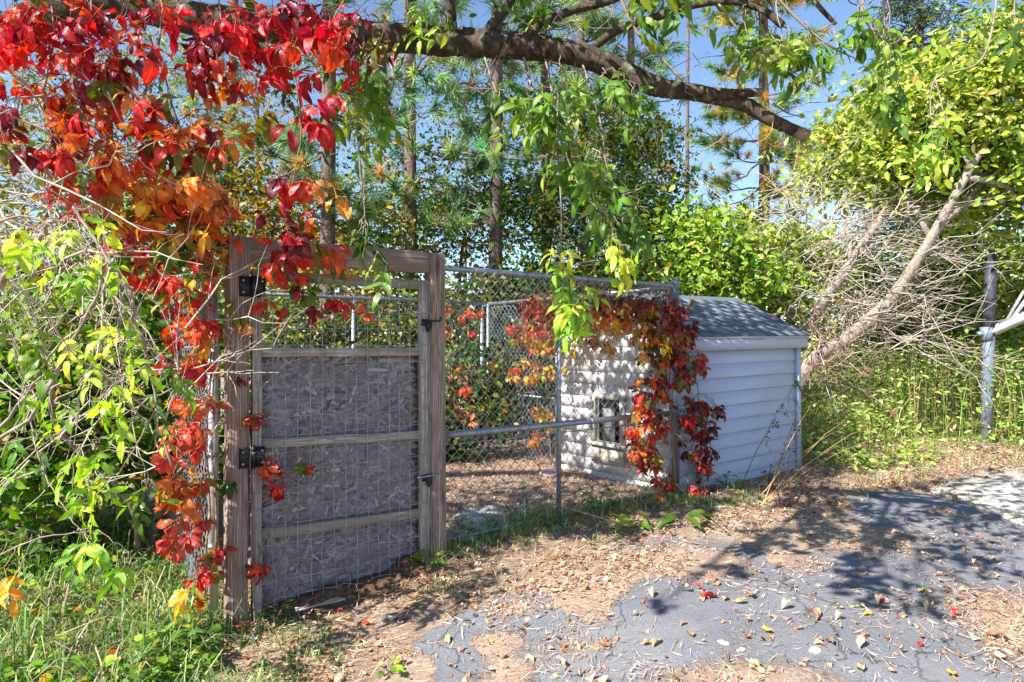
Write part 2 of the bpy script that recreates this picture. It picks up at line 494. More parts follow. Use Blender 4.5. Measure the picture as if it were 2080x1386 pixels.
def litter_colour(nt, vec):
    n1 = noise(nt, vec, 55.0, 5.0, 0.75); n2 = noise(nt, vec, 6.0, 4.0, 0.6)
    mp = nt.nodes.new('ShaderNodeMapping'); mp.inputs['Scale'].default_value = (24, 160, 40); mp.inputs['Rotation'].default_value = (0, 0, 0.5)
    nt.links.new(vec, mp.inputs[0])
    n3 = noise(nt, mp.outputs[0], 1.0, 4.0, 0.7, 1.0)
    c = ramp(nt, n1, [(0.25, srgb(100, 84, 74)), (0.5, srgb(172, 150, 132)), (0.75, srgb(218, 198, 178))]).outputs[0]
    c = mix(nt, 0.45, c, ramp(nt, n3, [(0.3, srgb(118, 98, 84)), (0.6, srgb(192, 166, 142)), (0.8, srgb(226, 208, 186))]).outputs[0])
    c = mix(nt, ramp(nt, n2, [(0.4, (0.4, 0.4, 0.4)), (0.65, (0, 0, 0))]).outputs[0], c, srgb(122, 100, 84))
    return c, math_(nt, 'ADD', n1, n3)
def mat_ground():
    m, nt, out = new_mat('soil_and_leaf_litter')
    vec = coords(nt)
    c, h = litter_colour(nt, vec)
    far = N(nt, 'ShaderNodeAttribute', attribute_name='Col')
    sp = nt.nodes.new('ShaderNodeSeparateColor'); nt.links.new(far.outputs['Color'], sp.inputs[0])
    n2 = noise(nt, vec, 3.0, 6.0, 0.7)
    gc = ramp(nt, n2, [(0.3, srgb(92, 108, 44)), (0.55, srgb(142, 150, 74)), (0.75, srgb(186, 172, 112))]).outputs[0]
    c = mix(nt, sp.outputs[0], c, gc)
    principled(nt, out, c, 0.95, 0, bump(nt, h, 0.8, 0.02), 0.15)
    return m
M_GROUND = mat_ground()
def mat_asphalt():
    m, nt, out = new_mat('worn_asphalt')
    vec = coords(nt)
    g = noise(nt, vec, 190.0, 3.0, 0.7); b = noise(nt, vec, 2.6, 5.0, 0.65); s = noise(nt, coords(nt, (30, 6, 10)), 1.0, 4.0, 0.7)
    c = ramp(nt, g, [(0.3, srgb(74, 75, 80)), (0.52, srgb(118, 119, 125)), (0.76, srgb(172, 172, 174))]).outputs[0]
    c = mix(nt, ramp(nt, b, [(0.35, (0.5, 0.5, 0.5)), (0.65, (0, 0, 0))]).outputs[0], c, srgb(94, 95, 100))
    c = mix(nt, ramp(nt, s, [(0.58, (0, 0, 0)), (0.8, (0.5, 0.5, 0.5))]).outputs[0], c, srgb(142, 130, 120))
    vo = N(nt, 'ShaderNodeTexVoronoi', Scale=1.15); vo.feature = 'DISTANCE_TO_EDGE'
    wv = nt.nodes.new('ShaderNodeTexNoise'); wv.inputs['Scale'].default_value = 5.0; wv.inputs['Detail'].default_value = 5.0; nt.links.new(vec, wv.inputs['Vector'])
    ad = nt.nodes.new('ShaderNodeVectorMath'); ad.operation = 'MULTIPLY_ADD'; ad.inputs[1].default_value = (0.35, 0.35, 0.0)
    nt.links.new(wv.outputs['Color'], ad.inputs[0]); nt.links.new(vec, ad.inputs[2]); nt.links.new(ad.outputs[0], vo.inputs['Vector'])
    crack = ramp(nt, vo.outputs['Distance'], [(0.0, (0.85, 0.85, 0.85)), (0.012, (0, 0, 0))]).outputs[0]
    c = mix(nt, crack, c, srgb(46, 44, 44))
    pale = noise(nt, vec, 1.7, 6.0, 0.7)
    c = mix(nt, ramp(nt, pale, [(0.48, (0, 0, 0)), (0.68, (0.4, 0.4, 0.4))]).outputs[0], c, srgb(142, 139, 136))
    lc_, h = litter_colour(nt, vec)
    at = N(nt, 'ShaderNodeAttribute', attribute_name='Col')
    sp = nt.nodes.new('ShaderNodeSeparateColor'); nt.links.new(at.outputs['Color'], sp.inputs[0])
    br = noise(nt, vec, 34.0, 5.0, 0.75)
    f = math_(nt, 'ADD', sp.outputs[0], math_(nt, 'MULTIPLY', math_(nt, 'SUBTRACT', br, 0.5), 1.3))
    f = ramp(nt, f, [(0.42, (0, 0, 0)), (0.62, (1, 1, 1))]).outputs[0]
    c = mix(nt, f, c, lc_)
    hh = mix(nt, f, math_(nt, 'MULTIPLY', g, 0.35), h)
    principled(nt, out, c, 0.92, 0, bump(nt, hh, 0.7, 0.012), 0.2)
    return m
M_ASPHALT = mat_asphalt()
M_CONCRETE = mat_simple('pale_concrete', srgb(158, 152, 142), srgb(196, 190, 178), 9, 0.92, 0, 0.4, 0.006, 0.2)
M_STONE = mat_simple('pale_stone', srgb(134, 130, 132), srgb(188, 182, 180), 7, 0.9, 0, 0.7, 0.02, 0.2)
M_PINK = mat_simple('pink_plastic', srgb(206, 160, 168), srgb(232, 206, 208), 10, 0.5, 0, 0.1, 0.002)
M_PAPER = mat_simple('pale_litter_scrap', srgb(206, 206, 196), srgb(236, 236, 230), 20, 0.8, 0, 0.4, 0.006)
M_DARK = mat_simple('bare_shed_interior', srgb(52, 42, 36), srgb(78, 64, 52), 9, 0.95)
M_BLUEPOST = mat_simple('grey_painted_steel', srgb(112, 124, 142), srgb(140, 152, 170), 7, 0.5, 0.3, 0.15, 0.003)
M_GREYSTEEL = mat_simple('galvanised_beam', srgb(172, 178, 184), srgb(204, 208, 212), 7, 0.45, 0.5, 0.1, 0.003)
M_BLACKTAPE = mat_simple('black_patch_paint', srgb(24, 24, 30), srgb(70, 72, 84), 16, 0.6)

# ---------------------------------------------------------------- ground, drive
def cat_axis(lo, a, b, step, hi, nlo=14, nhi=26):
    g1 = a - (np.geomspace(1, 1 + a - lo, nlo) - 1)[::-1][:-1]
    g2 = b + (np.geomspace(1, 1 + hi - b, nhi) - 1)[1:]
    return np.concatenate([g1, np.arange(a, b, step), [b], g2])
gx = cat_axis(-160, -5, 7.5, 0.05, 160); gy = cat_axis(-40, 1.2, 10, 0.05, 260)
GX, GY = np.meshgrid(gx, gy)
def bumpz(x, y):
    return (0.035 * (vnoise(x, y, 3, 0.45) - 0.5) + 0.022 * (vnoise(x, y, 4, 0.16) - 0.5) + 0.012 * (vnoise(x, y, 5, 0.07) - 0.5))
DRIVE_EDGE = np.array([(-1.9, 0.0), (-1.25, 2.0), (-0.85, 2.8), (-0.52, 3.35), (0.45, 4.25), (1.40, 5.0), (3.6, 6.25), (6.4, 7.6), (14, 11)])
def drive_dist(x, y):
    """metres inside the drive (negative outside)"""
    x = np.asarray(x, float); y = np.asarray(y, float)
    best = np.full(x.shape, 1e9); sign = np.ones(x.shape)
    for a, b in zip(DRIVE_EDGE[:-1], DRIVE_EDGE[1:]):
        d = b - a; L = np.hypot(*d); d = d / L
        t = np.clip((x - a[0]) * d[0] + (y - a[1]) * d[1], 0, L)
        qx = x - a[0] - t * d[0]; qy = y - a[1] - t * d[1]
        r = np.hypot(qx, qy); cr = -(d[0] * qy - d[1] * qx)
        m = r < best
        best = np.where(m, r, best); sign = np.where(m, np.sign(cr), sign)
    return best * sign
dd = drive_dist(GX, GY)
rough = sstep(0.25, -0.15, dd)                      # the drive is flat, the verge uneven
GZ = gz(GX, GY) + bumpz(GX, GY) * rough - 0.03 * sstep(0.05, 0.5, dd)
lawn = sstep(8.0, 10.0, GY) * sstep(4.2, 6.0, GX) + sstep(24, 30, GY)
lawn = np.clip(lawn, 0, 1)
nx, ny = len(gx), len(gy)
idx = np.arange(nx * ny).reshape(ny, nx)
Fg = np.stack([idx[:-1, :-1], idx[:-1, 1:], idx[1:, 1:], idx[1:, :-1]], -1).reshape(-1, 4)
Vg = np.stack([GX, GY, GZ], -1).reshape(-1, 3)
ground = link('ground', np_mesh('ground', Vg, Fg, np.repeat(lawn.reshape(-1, 1), 3, 1), smooth=True), M_GROUND)
tag(ground, kind='structure')
def ground_z(x, y):
    d = drive_dist(x, y)
    return gz(x, y) + bumpz(x, y) * sstep(0.25, -0.15, d) - 0.03 * sstep(0.05, 0.5, d) + np.where(d > 0.03, 0.03 * sstep(0.05, 0.5, d) + 0.004, 0)

def litter_mask(x, y):
    d = drive_dist(x, y)
    m = sstep(0.70, 0.05, d + 1.1 * (vnoise(x, y, 11, 0.45) - 0.42) + 0.45 * (vnoise(x, y, 14, 0.15) - 0.5))
    m = np.maximum(m, 0.75 * sstep(0.50, 0.72, vnoise(x, y, 12, 0.6)) * sstep(2.1, 0.5, d))
    m = np.maximum(m, 1.0 * np.exp(-(((x - 2.1) / 0.95) ** 2 + ((y - 4.75) / 0.45) ** 2)))       # brown band below the shed
    m = np.maximum(m, 1.1 * np.exp(-(((x - 2.75) / 0.5) ** 2 + ((y - 3.15) / 0.75) ** 2)))       # dry heap at the lower corner
    m = np.maximum(m, 0.9 * np.exp(-(((x - 1.0) / 0.55) ** 2 + ((y - 2.75) / 0.28) ** 2)))
    m = np.maximum(m, 0.9 * np.exp(-(((x - 1.15) / 0.5) ** 2 + ((y - 4.2) / 0.4) ** 2)))
    return np.clip(m, 0, 1)
ax = np.arange(-1.3, 9.0, 0.04); ay = np.arange(0.2, 9.5, 0.04)
AX, AY = np.meshgrid(ax, ay); ad_ = drive_dist(AX, AY) + 0.10 * (vnoise(AX, AY, 21, 0.25) - 0.5)
AZ = gz(AX, AY) + 0.006 + 0.004 * (vnoise(AX, AY, 22, 0.6) - 0.5)
ia = np.arange(AX.size).reshape(AX.shape)
Fa = np.stack([ia[:-1, :-1], ia[:-1, 1:], ia[1:, 1:], ia[1:, :-1]], -1).reshape(-1, 4)
keep = (ad_.ravel()[Fa] > 0.03).all(1); Fa = Fa[keep]
used = np.unique(Fa); remap = np.full(AX.size, -1); remap[used] = np.arange(len(used))
Va = np.stack([AX, AY, AZ], -1).reshape(-1, 3)[used]
lm = litter_mask(Va[:, 0], Va[:, 1])
drive = link('asphalt_driveway', np_mesh('asphalt_driveway', Va, remap[Fa], np.repeat(lm[:, None], 3, 1), smooth=True), M_ASPHALT)
tag(drive, kind='structure')
# pale concrete pad beyond the asphalt on the right
g = Geo()
pad = np.array([P(1880, 1012, 6.15), P(2100, 1090, 5.0), P(2500, 1030, 5.8), P(2280, 958, 7.3), P(2030, 965, 7.2)])
zz = gz(pad[:, 0], pad[:, 1]) + 0.012
c0 = pad.mean(0); ring = []
for a, b in zip(pad, np.roll(pad, -1, 0)):
    for t in np.linspace(0, 1, 9)[:-1]:
        q = a + t * (b - a); q = q + (q - c0) * rng.normal(0, 0.012); ring.append(q)
ring = np.array(ring); ring[:, 2] = gz(ring[:, 0], ring[:, 1]) + 0.016
V = np.concatenate([[[c0[0], c0[1], gz(c0[0], c0[1]) + 0.016]], ring, ring - [0, 0, 0.06]]); k = len(ring)
g.add(V, [(1 + i, 1 + k + i, 1 + k + (i + 1) % k, 1 + (i + 1) % k) for i in range(k)], [(0, 1 + i, 1 + (i + 1) % k) for i in range(k)])
tag(g.build('concrete_pad', M_CONCRETE), kind='structure')

# ---------------------------------------------------------------- gate frame and gate
def KMat(s, t, z, axis='x'):
    """matrix at kennel point; local x along 'x' -> u, 'z' -> up"""
    o = Vector(K(s, t, z)); U = Vector(u); W = Vector(v); Z = Vector((0, 0, 1))
    if axis == 'x': X, Y, Zz = U, W, Z
    else: X, Y, Zz = Z, U, W                      # local x up, y along u, z along v
    return Matrix(((X.x, Y.x, Zz.x, o.x), (X.y, Y.y, Zz.y, o.y), (X.z, Y.z, Zz.z, o.z), (0, 0, 0, 1)))

PT = -0.08        # the posts stand 8 cm in front of the kennel's front line
gf = empty('timber_gateway', K(3.15, PT, -0.15), 'weathered square timber posts and header beam around the dog kennel gate', 'gateway')
def upright(name, s, t, z0, z1, w, d, mat, parent, b=0.006, lean=0.0):
    M = KMat(s, t, z0, 'z') @ Matrix.Rotation(lean, 4, 'Z')
    return bevelled_box(name, (0, -w / 2, -d / 2), (z1 - z0, w / 2, d / 2), b, mat, parent, M)
def rail(name, s0, s1, t, zl, zr, h, d, mat, parent, b=0.005):
    """s0 left end, s1 right end; zl, zr heights of its middle at both ends"""
    a = Vector(K(s0, t, zl)); c = Vector(K(s1, t, zr))
    X = (c - a).normalized(); Y = Vector(v); Z = X.cross(Y).normalized()
    M = Matrix(((X.x, Y.x, Z.x, a.x), (X.y, Y.y, Z.y, a.y), (X.z, Y.z, Z.z, a.z), (0, 0, 0, 1)))
    return bevelled_box(name, (0, -d / 2, -h / 2), ((c - a).length, d / 2, h / 2), b, mat, parent, M)
upright('post', 3.782, PT, -0.32, 1.935, 0.108, 0.10, M_POST, gf, lean=0.006)
upright('post', 2.527, PT, -0.30, 1.945, 0.106, 0.10, M_POST, gf, lean=-0.004)
rail('header_beam', 3.722, 2.584, PT - 0.012, 1.865, 1.882, 0.135, 0.06, M_POST, gf)
rail('header_board', 3.722, 2.584, PT + 0.035, 1.93, 1.945, 0.03, 0.03, M_POST, gf)

gate = empty('kennel_gate', K(3.15, PT, -0.1), 'wooden ladder-framed gate with strand board panels and wire grid between the timber posts', 'gate')
gt = PT - 0.01
upright('stile', 3.672, gt, -0.19, 1.765, 0.052, 0.045, M_GATEWOOD, gate)
upright('stile', 2.622, gt, -0.15, 1.765, 0.068, 0.045, M_GATEWOOD, gate, lean=-0.003)
for zl, zr, h in ((1.735, 1.735, 0.055), (1.305, 1.305, 0.052), (0.80, 0.765, 0.054), (0.295, 0.262, 0.056)):
    rail('rail', 3.645, 2.657, gt, zl, zr, h, 0.042, M_GATEWOOD, gate)
for zb, zt in ((0.745, 1.29), (0.24, 0.80), (-0.13, 0.29)):
    M = KMat(3.15, gt + 0.038, (zb + zt) / 2)
    hgt = zt - zb
    panel = bevelled_box('strand_board_panel', (-0.505, -0.006, -hgt / 2), (0.505, 0.006, hgt / 2), 0.002, M_OSB, gate, M)
    n_ = int(2300 * hgt); a_ = rng.normal(0, 0.75, n_); L_ = 0.035 + 0.09 * rng.random(n_) ** 1.5; W_ = 0.006 + 0.020 * rng.random(n_) ** 1.4
    cx = rng.uniform(-0.46, 0.46, n_); cz = rng.uniform(-hgt / 2 + 0.02, hgt / 2 - 0.02, n_)
    off = -0.0072 - 0.0016 * rng.random(n_)
    Vs_ = []
    for sx, sz, dy in ((-1, -1, 0), (1, -0.7, 1), (0.92, 1, 0), (-1.05, 0.75, 1)):
        lx = sx * L_ / 2 * (1 + 0.15 * rng.normal(0, 1, n_)); lz = sz * W_ / 2
        Vs_.append(np.stack([(cx + lx * np.cos(a_) - lz * np.sin(a_)).clip(-0.5, 0.5), off - 0.0006 * dy * rng.random(n_), (cz + lx * np.sin(a_) + lz * np.cos(a_)).clip(-hgt / 2, hgt / 2)], -1))
    Vs_ = np.stack(Vs_, 1).reshape(-1, 3)
    sc_ = np.array([srgb(128, 122, 130), srgb(150, 144, 150), srgb(110, 104, 112), srgb(174, 168, 172), srgb(134, 120, 112), srgb(92, 84, 88)])[rng.choice(6, n_, p=[0.36, 0.28, 0.18, 0.04, 0.10, 0.04])] * 0.9 * (1 + 0.08 * rng.normal(0, 1, (n_, 1)))
    me_ = np_mesh('wood_strands', Vs_, [np.arange(4 * n_).reshape(-1, 4)], np.repeat(sc_.clip(0.02, 0.8), 4, 0))
    link('wood_strands', me_, M_STRAND, panel, M, 'stuff')
# welded wire grid stapled to the front of the gate
g = Geo()
wf = gt - 0.03
def wavy(s0, s1, z0, z1, n=14):
    t = np.linspace(0, 1, n)
    s = s0 + (s1 - s0) * t; z = z0 + (z1 - z0) * t
    off = wf - 0.006 * np.abs(np.sin(s * 5 + 1)) * (z < 1.6)
    loose = sstep(0.35, -0.1, z) * 0.016
    s2 = s + rng.normal(0, 1, n) * loose * 0.5 + 0.003 * np.sin(z * 9 + s0 * 40)
    z2 = z + rng.normal(0, 1, n) * loose * 0.5 + 0.004 * np.sin(s * 7 + z0 * 30)
    return np.stack([K(a, b - c * 1.2, d) for a, b, c, d in zip(s2, off, loose, z2)])
for sx in np.arange(2.60, 3.70, 0.071):
    g.tube(wavy(sx, sx, 1.74, -0.12 - 0.04 * rng.random(), 22), 0.0021, 4)
for zx in np.arange(-0.07, 1.75, 0.101):
    g.tube(wavy(3.69, 2.60, zx, zx, 18), 0.0021, 4)
g.build('wire_grid', M_WIRE, gate, K(3.15, PT, -0.1), kind='stuff')
def hinge(s, z):
    o = Vector(K(s, gt - 0.03, z))
    gq = Geo()
    gq.box((-0.075, -0.012, -0.055), (-0.006, 0, 0.055)); gq.box((0.006, -0.012, -0.055), (0.06, 0, 0.055))
    gq.tube([(0, -0.012, -0.06), (0, -0.012, 0.06)], 0.012, 8)
    me = np_mesh('hinge', np.concatenate(gq.V), [np.concatenate(gq.F4), np.concatenate(gq.F3)])
    h = link('hinge', me, M_BLACK, gate, KMat(s, gt - 0.038, z))
    for x, zz_ in ((-0.055, 0.032), (-0.055, -0.032), (0.045, 0.032), (0.045, -0.032)):
        b = Geo(); b.tube([(x, -0.012, zz_), (x, -0.019, zz_)], [0.009, 0.006], 7)
        link('bolt_head', np_mesh('bolt_head', np.concatenate(b.V), [np.concatenate(b.F4), np.concatenate(b.F3)]), M_GALV, h, KMat(s, gt - 0.038, z))
hinge(3.698, 1.665); hinge(3.70, 0.735)
def latch(s, z, bolt):
    gq = Geo()
    gq.box((-0.045, -0.010, -0.03), (0.03, 0, 0.012)); gq.box((-0.02, -0.028, -0.052), (0.012, -0.010, -0.004))
    gq.box((0.05, -0.012, -0.022), (0.088, 0, 0.03)); gq.box((-0.012, -0.02, -0.068), (0.006, -0.008, -0.05))
    h = link('latch', np_mesh('latch', np.concatenate(gq.V), [np.concatenate(gq.F4)]), M_BLACK, gate, KMat(s, gt - 0.026, z))
    b = Geo(); b.tube([(-0.085 if bolt else -0.04, -0.018, 0.0), (0.085, -0.018, 0.004)], 0.0065, 7); b.tube([(0.085, -0.018, 0.004), (0.09, -0.018, 0.028)], 0.006, 6)
    link('slide_bolt', np_mesh('slide_bolt', np.concatenate(b.V), [np.concatenate(b.F4), np.concatenate(b.F3)]), M_GALV if bolt else M_BLACK, h, KMat(s, gt - 0.026, z))
latch(2.61, 1.50, False); latch(2.605, 0.50, True)
# old board lying at the foot of the gate
g = Geo()
a = np.array([P(650, 1232, 3.75), P(765, 1205, 3.95)]); a[:, 2] = gz(a[:, 0], a[:, 1]) + 0.035
M = Matrix.Translation(Vector(a[0])) @ Matrix.Rotation(math.atan2(a[1, 1] - a[0, 1], a[1, 0] - a[0, 0]), 4, 'Z') @ Matrix.Rotation(0.35, 4, 'X')
sill = bevelled_box('threshold_board', (-0.15, -0.045, -0.015), (0.62, 0.045, 0.015), 0.004, M_GATEWOOD, None, M)
tag(sill, 'half-buried grey board lying in the soil below the gate', 'board')

# ---------------------------------------------------------------- chain link panels
def chain_link(g, origin, xdir, W, z0, z1, c=0.078, seed=1, sag=0.018, r=0.0033):
    xdir = np.asarray(xdir, float); nd = np.array([-xdir[1], xdir[0], 0])
    h = c / 2; nw = int(W / h); nr = int((z1 - z0) / h)
    j = np.arange(nr + 1)
    for kx in range(nw):
        x = (kx + ((j + kx) % 2)) * h
        z = z0 + j * h
        off = sag * (vnoise(x * 1.0 + seed * 7, z, seed, 0.45) - 0.5) * 2 + 0.0022 * np.where((j % 2) == 0, 1, -1)
        xx = x + 0.006 * (vnoise(x, z, seed + 30, 0.3) - 0.5); z2 = z + 0.006 * (vnoise(x, z, seed + 31, 0.3) - 0.5)
        pts = origin + xx[:, None] * xdir + off[:, None] * nd + np.stack([0 * z, 0 * z, z2], -1)
        g.tube(pts, r, 3, cap=False)
def pipe(name, a, b, r, parent, base, mat=None, k=12):
    gq = Geo(); gq.tube([a, b], r, k)
    return gq.build(name, mat or M_GALV, parent, base, smooth=True)
def cap_(parent, p, r, base):
    gq = Geo(); p = np.asarray(p)
    gq.tube([p, p + [0, 0, 0.02], p + [0, 0, 0.04], p + [0, 0, 0.05]], [r * 1.18, r * 1.15, r * 0.8, r * 0.2], 10)
    gq.build('post_cap', M_GALV, parent, base, smooth=True)
def clamp(parent, s, z, base):
    gq = Geo()
    a = K(s - 0.012, 0, z); b = K(s + 0.012, 0, z)
    gq.tube([a, b], 0.0265, 10)
    t0 = K(s, 0, z)
    gq.tube([t0 + [0, 0, -0.06], t0 + [0, 0, 0.045]], [0.009, 0.009], 6)
    gq.build('rail_clamp', M_GALV, parent, base, smooth=True)

base = K(1.2, 0, 0)
fp = empty('kennel_front_panel', base, 'chain link front panel of the dog kennel beside the wooden gate', 'fence panel')
R = 0.0205
pipe('top_rail', K(3.86, 0, 1.868), K(-0.02, 0, 1.872), R, fp, base)
pipe('middle_rail', K(2.46, 0, 0.733), K(0.03, 0, 0.738), 0.024, fp, base)
pipe('post', K(2.438, 0.005, -0.25), K(2.438, 0.005, 0.712), 0.021, fp, base)
pipe('post', K(1.384, 0.012, -0.2), K(1.384, 0.012, 1.85), 0.019, fp, base)
pipe('post', K(0.045, 0, -0.2), K(0.045, 0, 1.90), 0.024, fp, base)
cap_(fp, K(0.045, 0, 1.89), 0.024, base)
pipe('bottom_rail', K(2.43, 0.01, 0.015), K(0.06, 0.01, 0.05), 0.012, fp, base)
for sx in (2.26, 2.14, 1.72, 1.05, 0.5): clamp(fp, sx, 0.735, base)
g = Geo(); g.tube([K(2.42, 0.0, 0.665), K(1.9, 0, 0.668), K(0.06, 0, 0.672)], 0.0045, 5); g.build('tension_bar', M_GALV, fp, base)
g = Geo(); chain_link(g, K(2.44, -0.012, 0), u, 2.36, 0.03, 1.865, seed=2); g.build('chain_link_mesh', M_WIRE, fp, base, kind='stuff')
g = Geo()
for sx in np.arange(0.1, 2.4, 0.23):
    q = K(sx, 0, 1.868); an = np.linspace(0, 2 * np.pi, 9)
    g.tube(np.stack([q + 0.023 * math.cos(a) * nrm + [0, 0, 0.023 * math.sin(a) - 0.004] for a in an]), 0.0016, 4)
g.build('tie_wires', M_GALV, fp, base, kind='stuff')

base = K(0, 1.5, 0)
rp = empty('kennel_side_panel', base, 'chain link kennel panel running back from the vine-covered corner above the dog door', 'fence panel')
pipe('post', K(-0.035, 0.03, -0.2), K(-0.035, 0.03, 1.9), 0.024, rp, base); cap_(rp, K(-0.035, 0.03, 1.89), 0.024, base)
pipe('top_rail', K(-0.03, 0.03, 1.868), K(-0.03, 3.05, 1.865), R, rp, base)
pipe('post', K(0.0, 3.0, -0.2), K(0.0, 3.0, 1.86), 0.021, rp, base)
pipe('middle_rail', K(0.0, 1.7, 0.75), K(0.0, 2.98, 0.75), 0.016, rp, base)
pipe('post', K(0.0, 1.66, -0.2), K(0.0, 1.66, 1.86), 0.018, rp, base)
g = Geo(); chain_link(g, K(0, 1.68, 0), v, 1.3, 0.03, 1.86, seed=5)
chain_link(g, K(0.0, 0.05, 0), v, 1.6, 1.55, 1.86, seed=9, sag=0.006); g.build('chain_link_mesh', M_WIRE, rp, base, kind='stuff')

base = K(1.9, 3.05, 0)
bp = empty('kennel_rear_panel', base, 'chain link panel across the back of the dog kennel in front of the undergrowth', 'fence panel')
pipe('top_rail', K(3.86, 3.05, 1.868), K(0.0, 3.05, 1.868), R, bp, base)
for sx in (0.06, 1.78, 3.84): pipe('post', K(sx, 3.05, -0.2), K(sx, 3.05, 1.86), 0.022, bp, base)
g = Geo(); chain_link(g, K(3.84, 3.06, 0), u, 3.8, 0.03, 1.86, seed=12); g.build('chain_link_mesh', M_WIRE, bp, base, kind='stuff')

base = K(3.86, 1.5, 0)
lp = empty('kennel_left_panel', base, 'chain link kennel panel receding behind the red vine beside the tall timber post', 'fence panel')
pipe('post', K(3.875, 0.0, -0.3), K(3.875, 0.0, 1.78), 0.026, lp, base, M_GREYSTEEL)
for zz_ in (0.25, 0.75, 1.2): 
    gq = Geo(); gq.tube([K(3.875, 0, zz_ - 0.012), K(3.875, 0, zz_ + 0.012)], 0.031, 10); gq.build('tension_band', M_GALV, lp, base)
pipe('top_rail', K(3.875, 0.02, 1.76), K(3.875, 3.0, 1.86), R, lp, base)
pipe('post', K(3.875, 3.02, -0.3), K(3.875, 3.02, 1.86), 0.022, lp, base)
g = Geo(); chain_link(g, K(3.89, 0.01, 0), v, 3.0, -0.1, 1.74, seed=15, sag=0.03); g.build('chain_link_mesh', M_WIRE, lp, base, kind='stuff')

# ---------------------------------------------------------------- shed
SL, SD, EAVE, RIDGE = 2.10, 1.62, 1.40, 1.80      # length along u, depth along v
TILT = Matrix.Rotation(math.radians(-0.9), 4, 'Y')
SHM = KM @ Matrix.Translation((0.02, 0.06, 0)) @ TILT          # local x along u (0..SL), y along v (0..SD), z up
shed = empty('dog_shed', (0, 0, 0), 'small white lap-sided dog shed with grey shingle roof at the kennel corner', 'shed', M=SHM)
def shed_part(name, g, mat, parent=shed, M=SHM, smooth=False):
    Fs = ([np.concatenate(g.F4)] if g.F4 else []) + ([np.concatenate(g.F3)] if g.F3 else [])
    return link(name, np_mesh(name, np.concatenate(g.V), Fs, smooth=smooth), mat, parent, M)
# hollow body with a doorway in the kennel side
DY0, DY1, DZ0, DZ1 = 0.64, 0.99, 0.36, 0.80
def zr(y): return EAVE + (RIDGE - EAVE) * (1 - abs(y - SD / 2) / (SD / 2))
def wall_shell(name, polys, axis):
    gq = Geo()
    for poly in polys: gq.prism(poly, 0, 0.03) if axis == 'front' else None
    return gq
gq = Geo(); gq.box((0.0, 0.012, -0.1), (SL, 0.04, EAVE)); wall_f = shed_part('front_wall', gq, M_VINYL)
gq = Geo(); gq.box((0.0, SD - 0.04, -0.1), (SL, SD, EAVE)); shed_part('back_wall', gq, M_VINYL)
def gable_prism(gq, poly, x0, x1):
    n = len(poly)
    V = [(x0, y, z) for y, z in poly] + [(x1, y, z) for y, z in poly]
    gq.add(V, [(i, (i + 1) % n, n + (i + 1) % n, n + i) for i in range(n)])
    tri = np.array([(0, i, i + 1) for i in range(1, n - 1)])
    gq.F3.append(tri + gq.n - 2 * n); gq.F3.append(tri[:, ::-1] + gq.n - n)
gq = Geo()
gable_prism(gq, [(0.04, -0.1), (DY0, -0.1), (DY0, zr(DY0) - 0.02), (0.04, zr(0.04) - 0.02)], 0.012, 0.04)
gable_prism(gq, [(DY1, -0.1), (SD - 0.04, -0.1), (SD - 0.04, zr(SD - 0.04) - 0.02), (DY1, zr(DY1) - 0.02)], 0.012, 0.04)
gable_prism(gq, [(DY0, -0.1), (DY1, -0.1), (DY1, DZ0), (DY0, DZ0)], 0.012, 0.04)
gable_prism(gq, [(DY0, DZ1), (DY1, DZ1), (DY1, zr(DY1) - 0.02), (SD / 2, RIDGE - 0.02), (DY0, zr(DY0) - 0.02)], 0.012, 0.04)
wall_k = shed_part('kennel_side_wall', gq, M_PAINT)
gq = Geo(); gable_prism(gq, [(0.04, -0.1), (SD - 0.04, -0.1), (SD - 0.04, EAVE), (SD / 2, RIDGE - 0.02), (0.04, EAVE)], SL - 0.04, SL)
shed_part('end_wall', gq, M_VINYL)
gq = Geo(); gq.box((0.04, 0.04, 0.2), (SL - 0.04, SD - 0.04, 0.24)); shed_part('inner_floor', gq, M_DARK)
# front siding boards, each lapped over the next
EXPO = 0.138
zb = -0.09
while zb < EAVE - 0.09:
    zt = min(zb + EXPO + 0.02, EAVE - 0.07)
    gq = Geo()
    V = []
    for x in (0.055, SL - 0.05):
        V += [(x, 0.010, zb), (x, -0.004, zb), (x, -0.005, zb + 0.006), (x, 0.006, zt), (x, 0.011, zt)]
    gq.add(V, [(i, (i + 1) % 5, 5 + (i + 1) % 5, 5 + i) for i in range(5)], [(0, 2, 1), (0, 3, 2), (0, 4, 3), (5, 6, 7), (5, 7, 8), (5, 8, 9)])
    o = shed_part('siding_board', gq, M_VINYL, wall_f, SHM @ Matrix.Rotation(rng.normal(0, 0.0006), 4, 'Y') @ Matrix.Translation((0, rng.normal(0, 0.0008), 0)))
    zb += EXPO
gq = Geo(); gq.box((SL - 0.052, -0.022, -0.1), (SL + 0.024, 0.011, EAVE - 0.075)); gq.box((SL + 0.001, 0.011, -0.1), (SL + 0.024, 0.07, EAVE - 0.075)); shed_part('corner_trim', gq, M_VINYL)
gq = Geo(); gq.box((-0.01, -0.02, -0.1), (0.055, 0.0118, EAVE - 0.075)); shed_part('corner_trim', gq, M_VINYL)
gq = Geo(); gq.box((-0.06, -0.075, EAVE - 0.115), (SL + 0.07, -0.05, EAVE + 0.012)); gq.box((-0.06, -0.05, EAVE - 0.112), (SL + 0.07, 0.01, EAVE - 0.098)); shed_part('fascia', gq, M_VINYL)
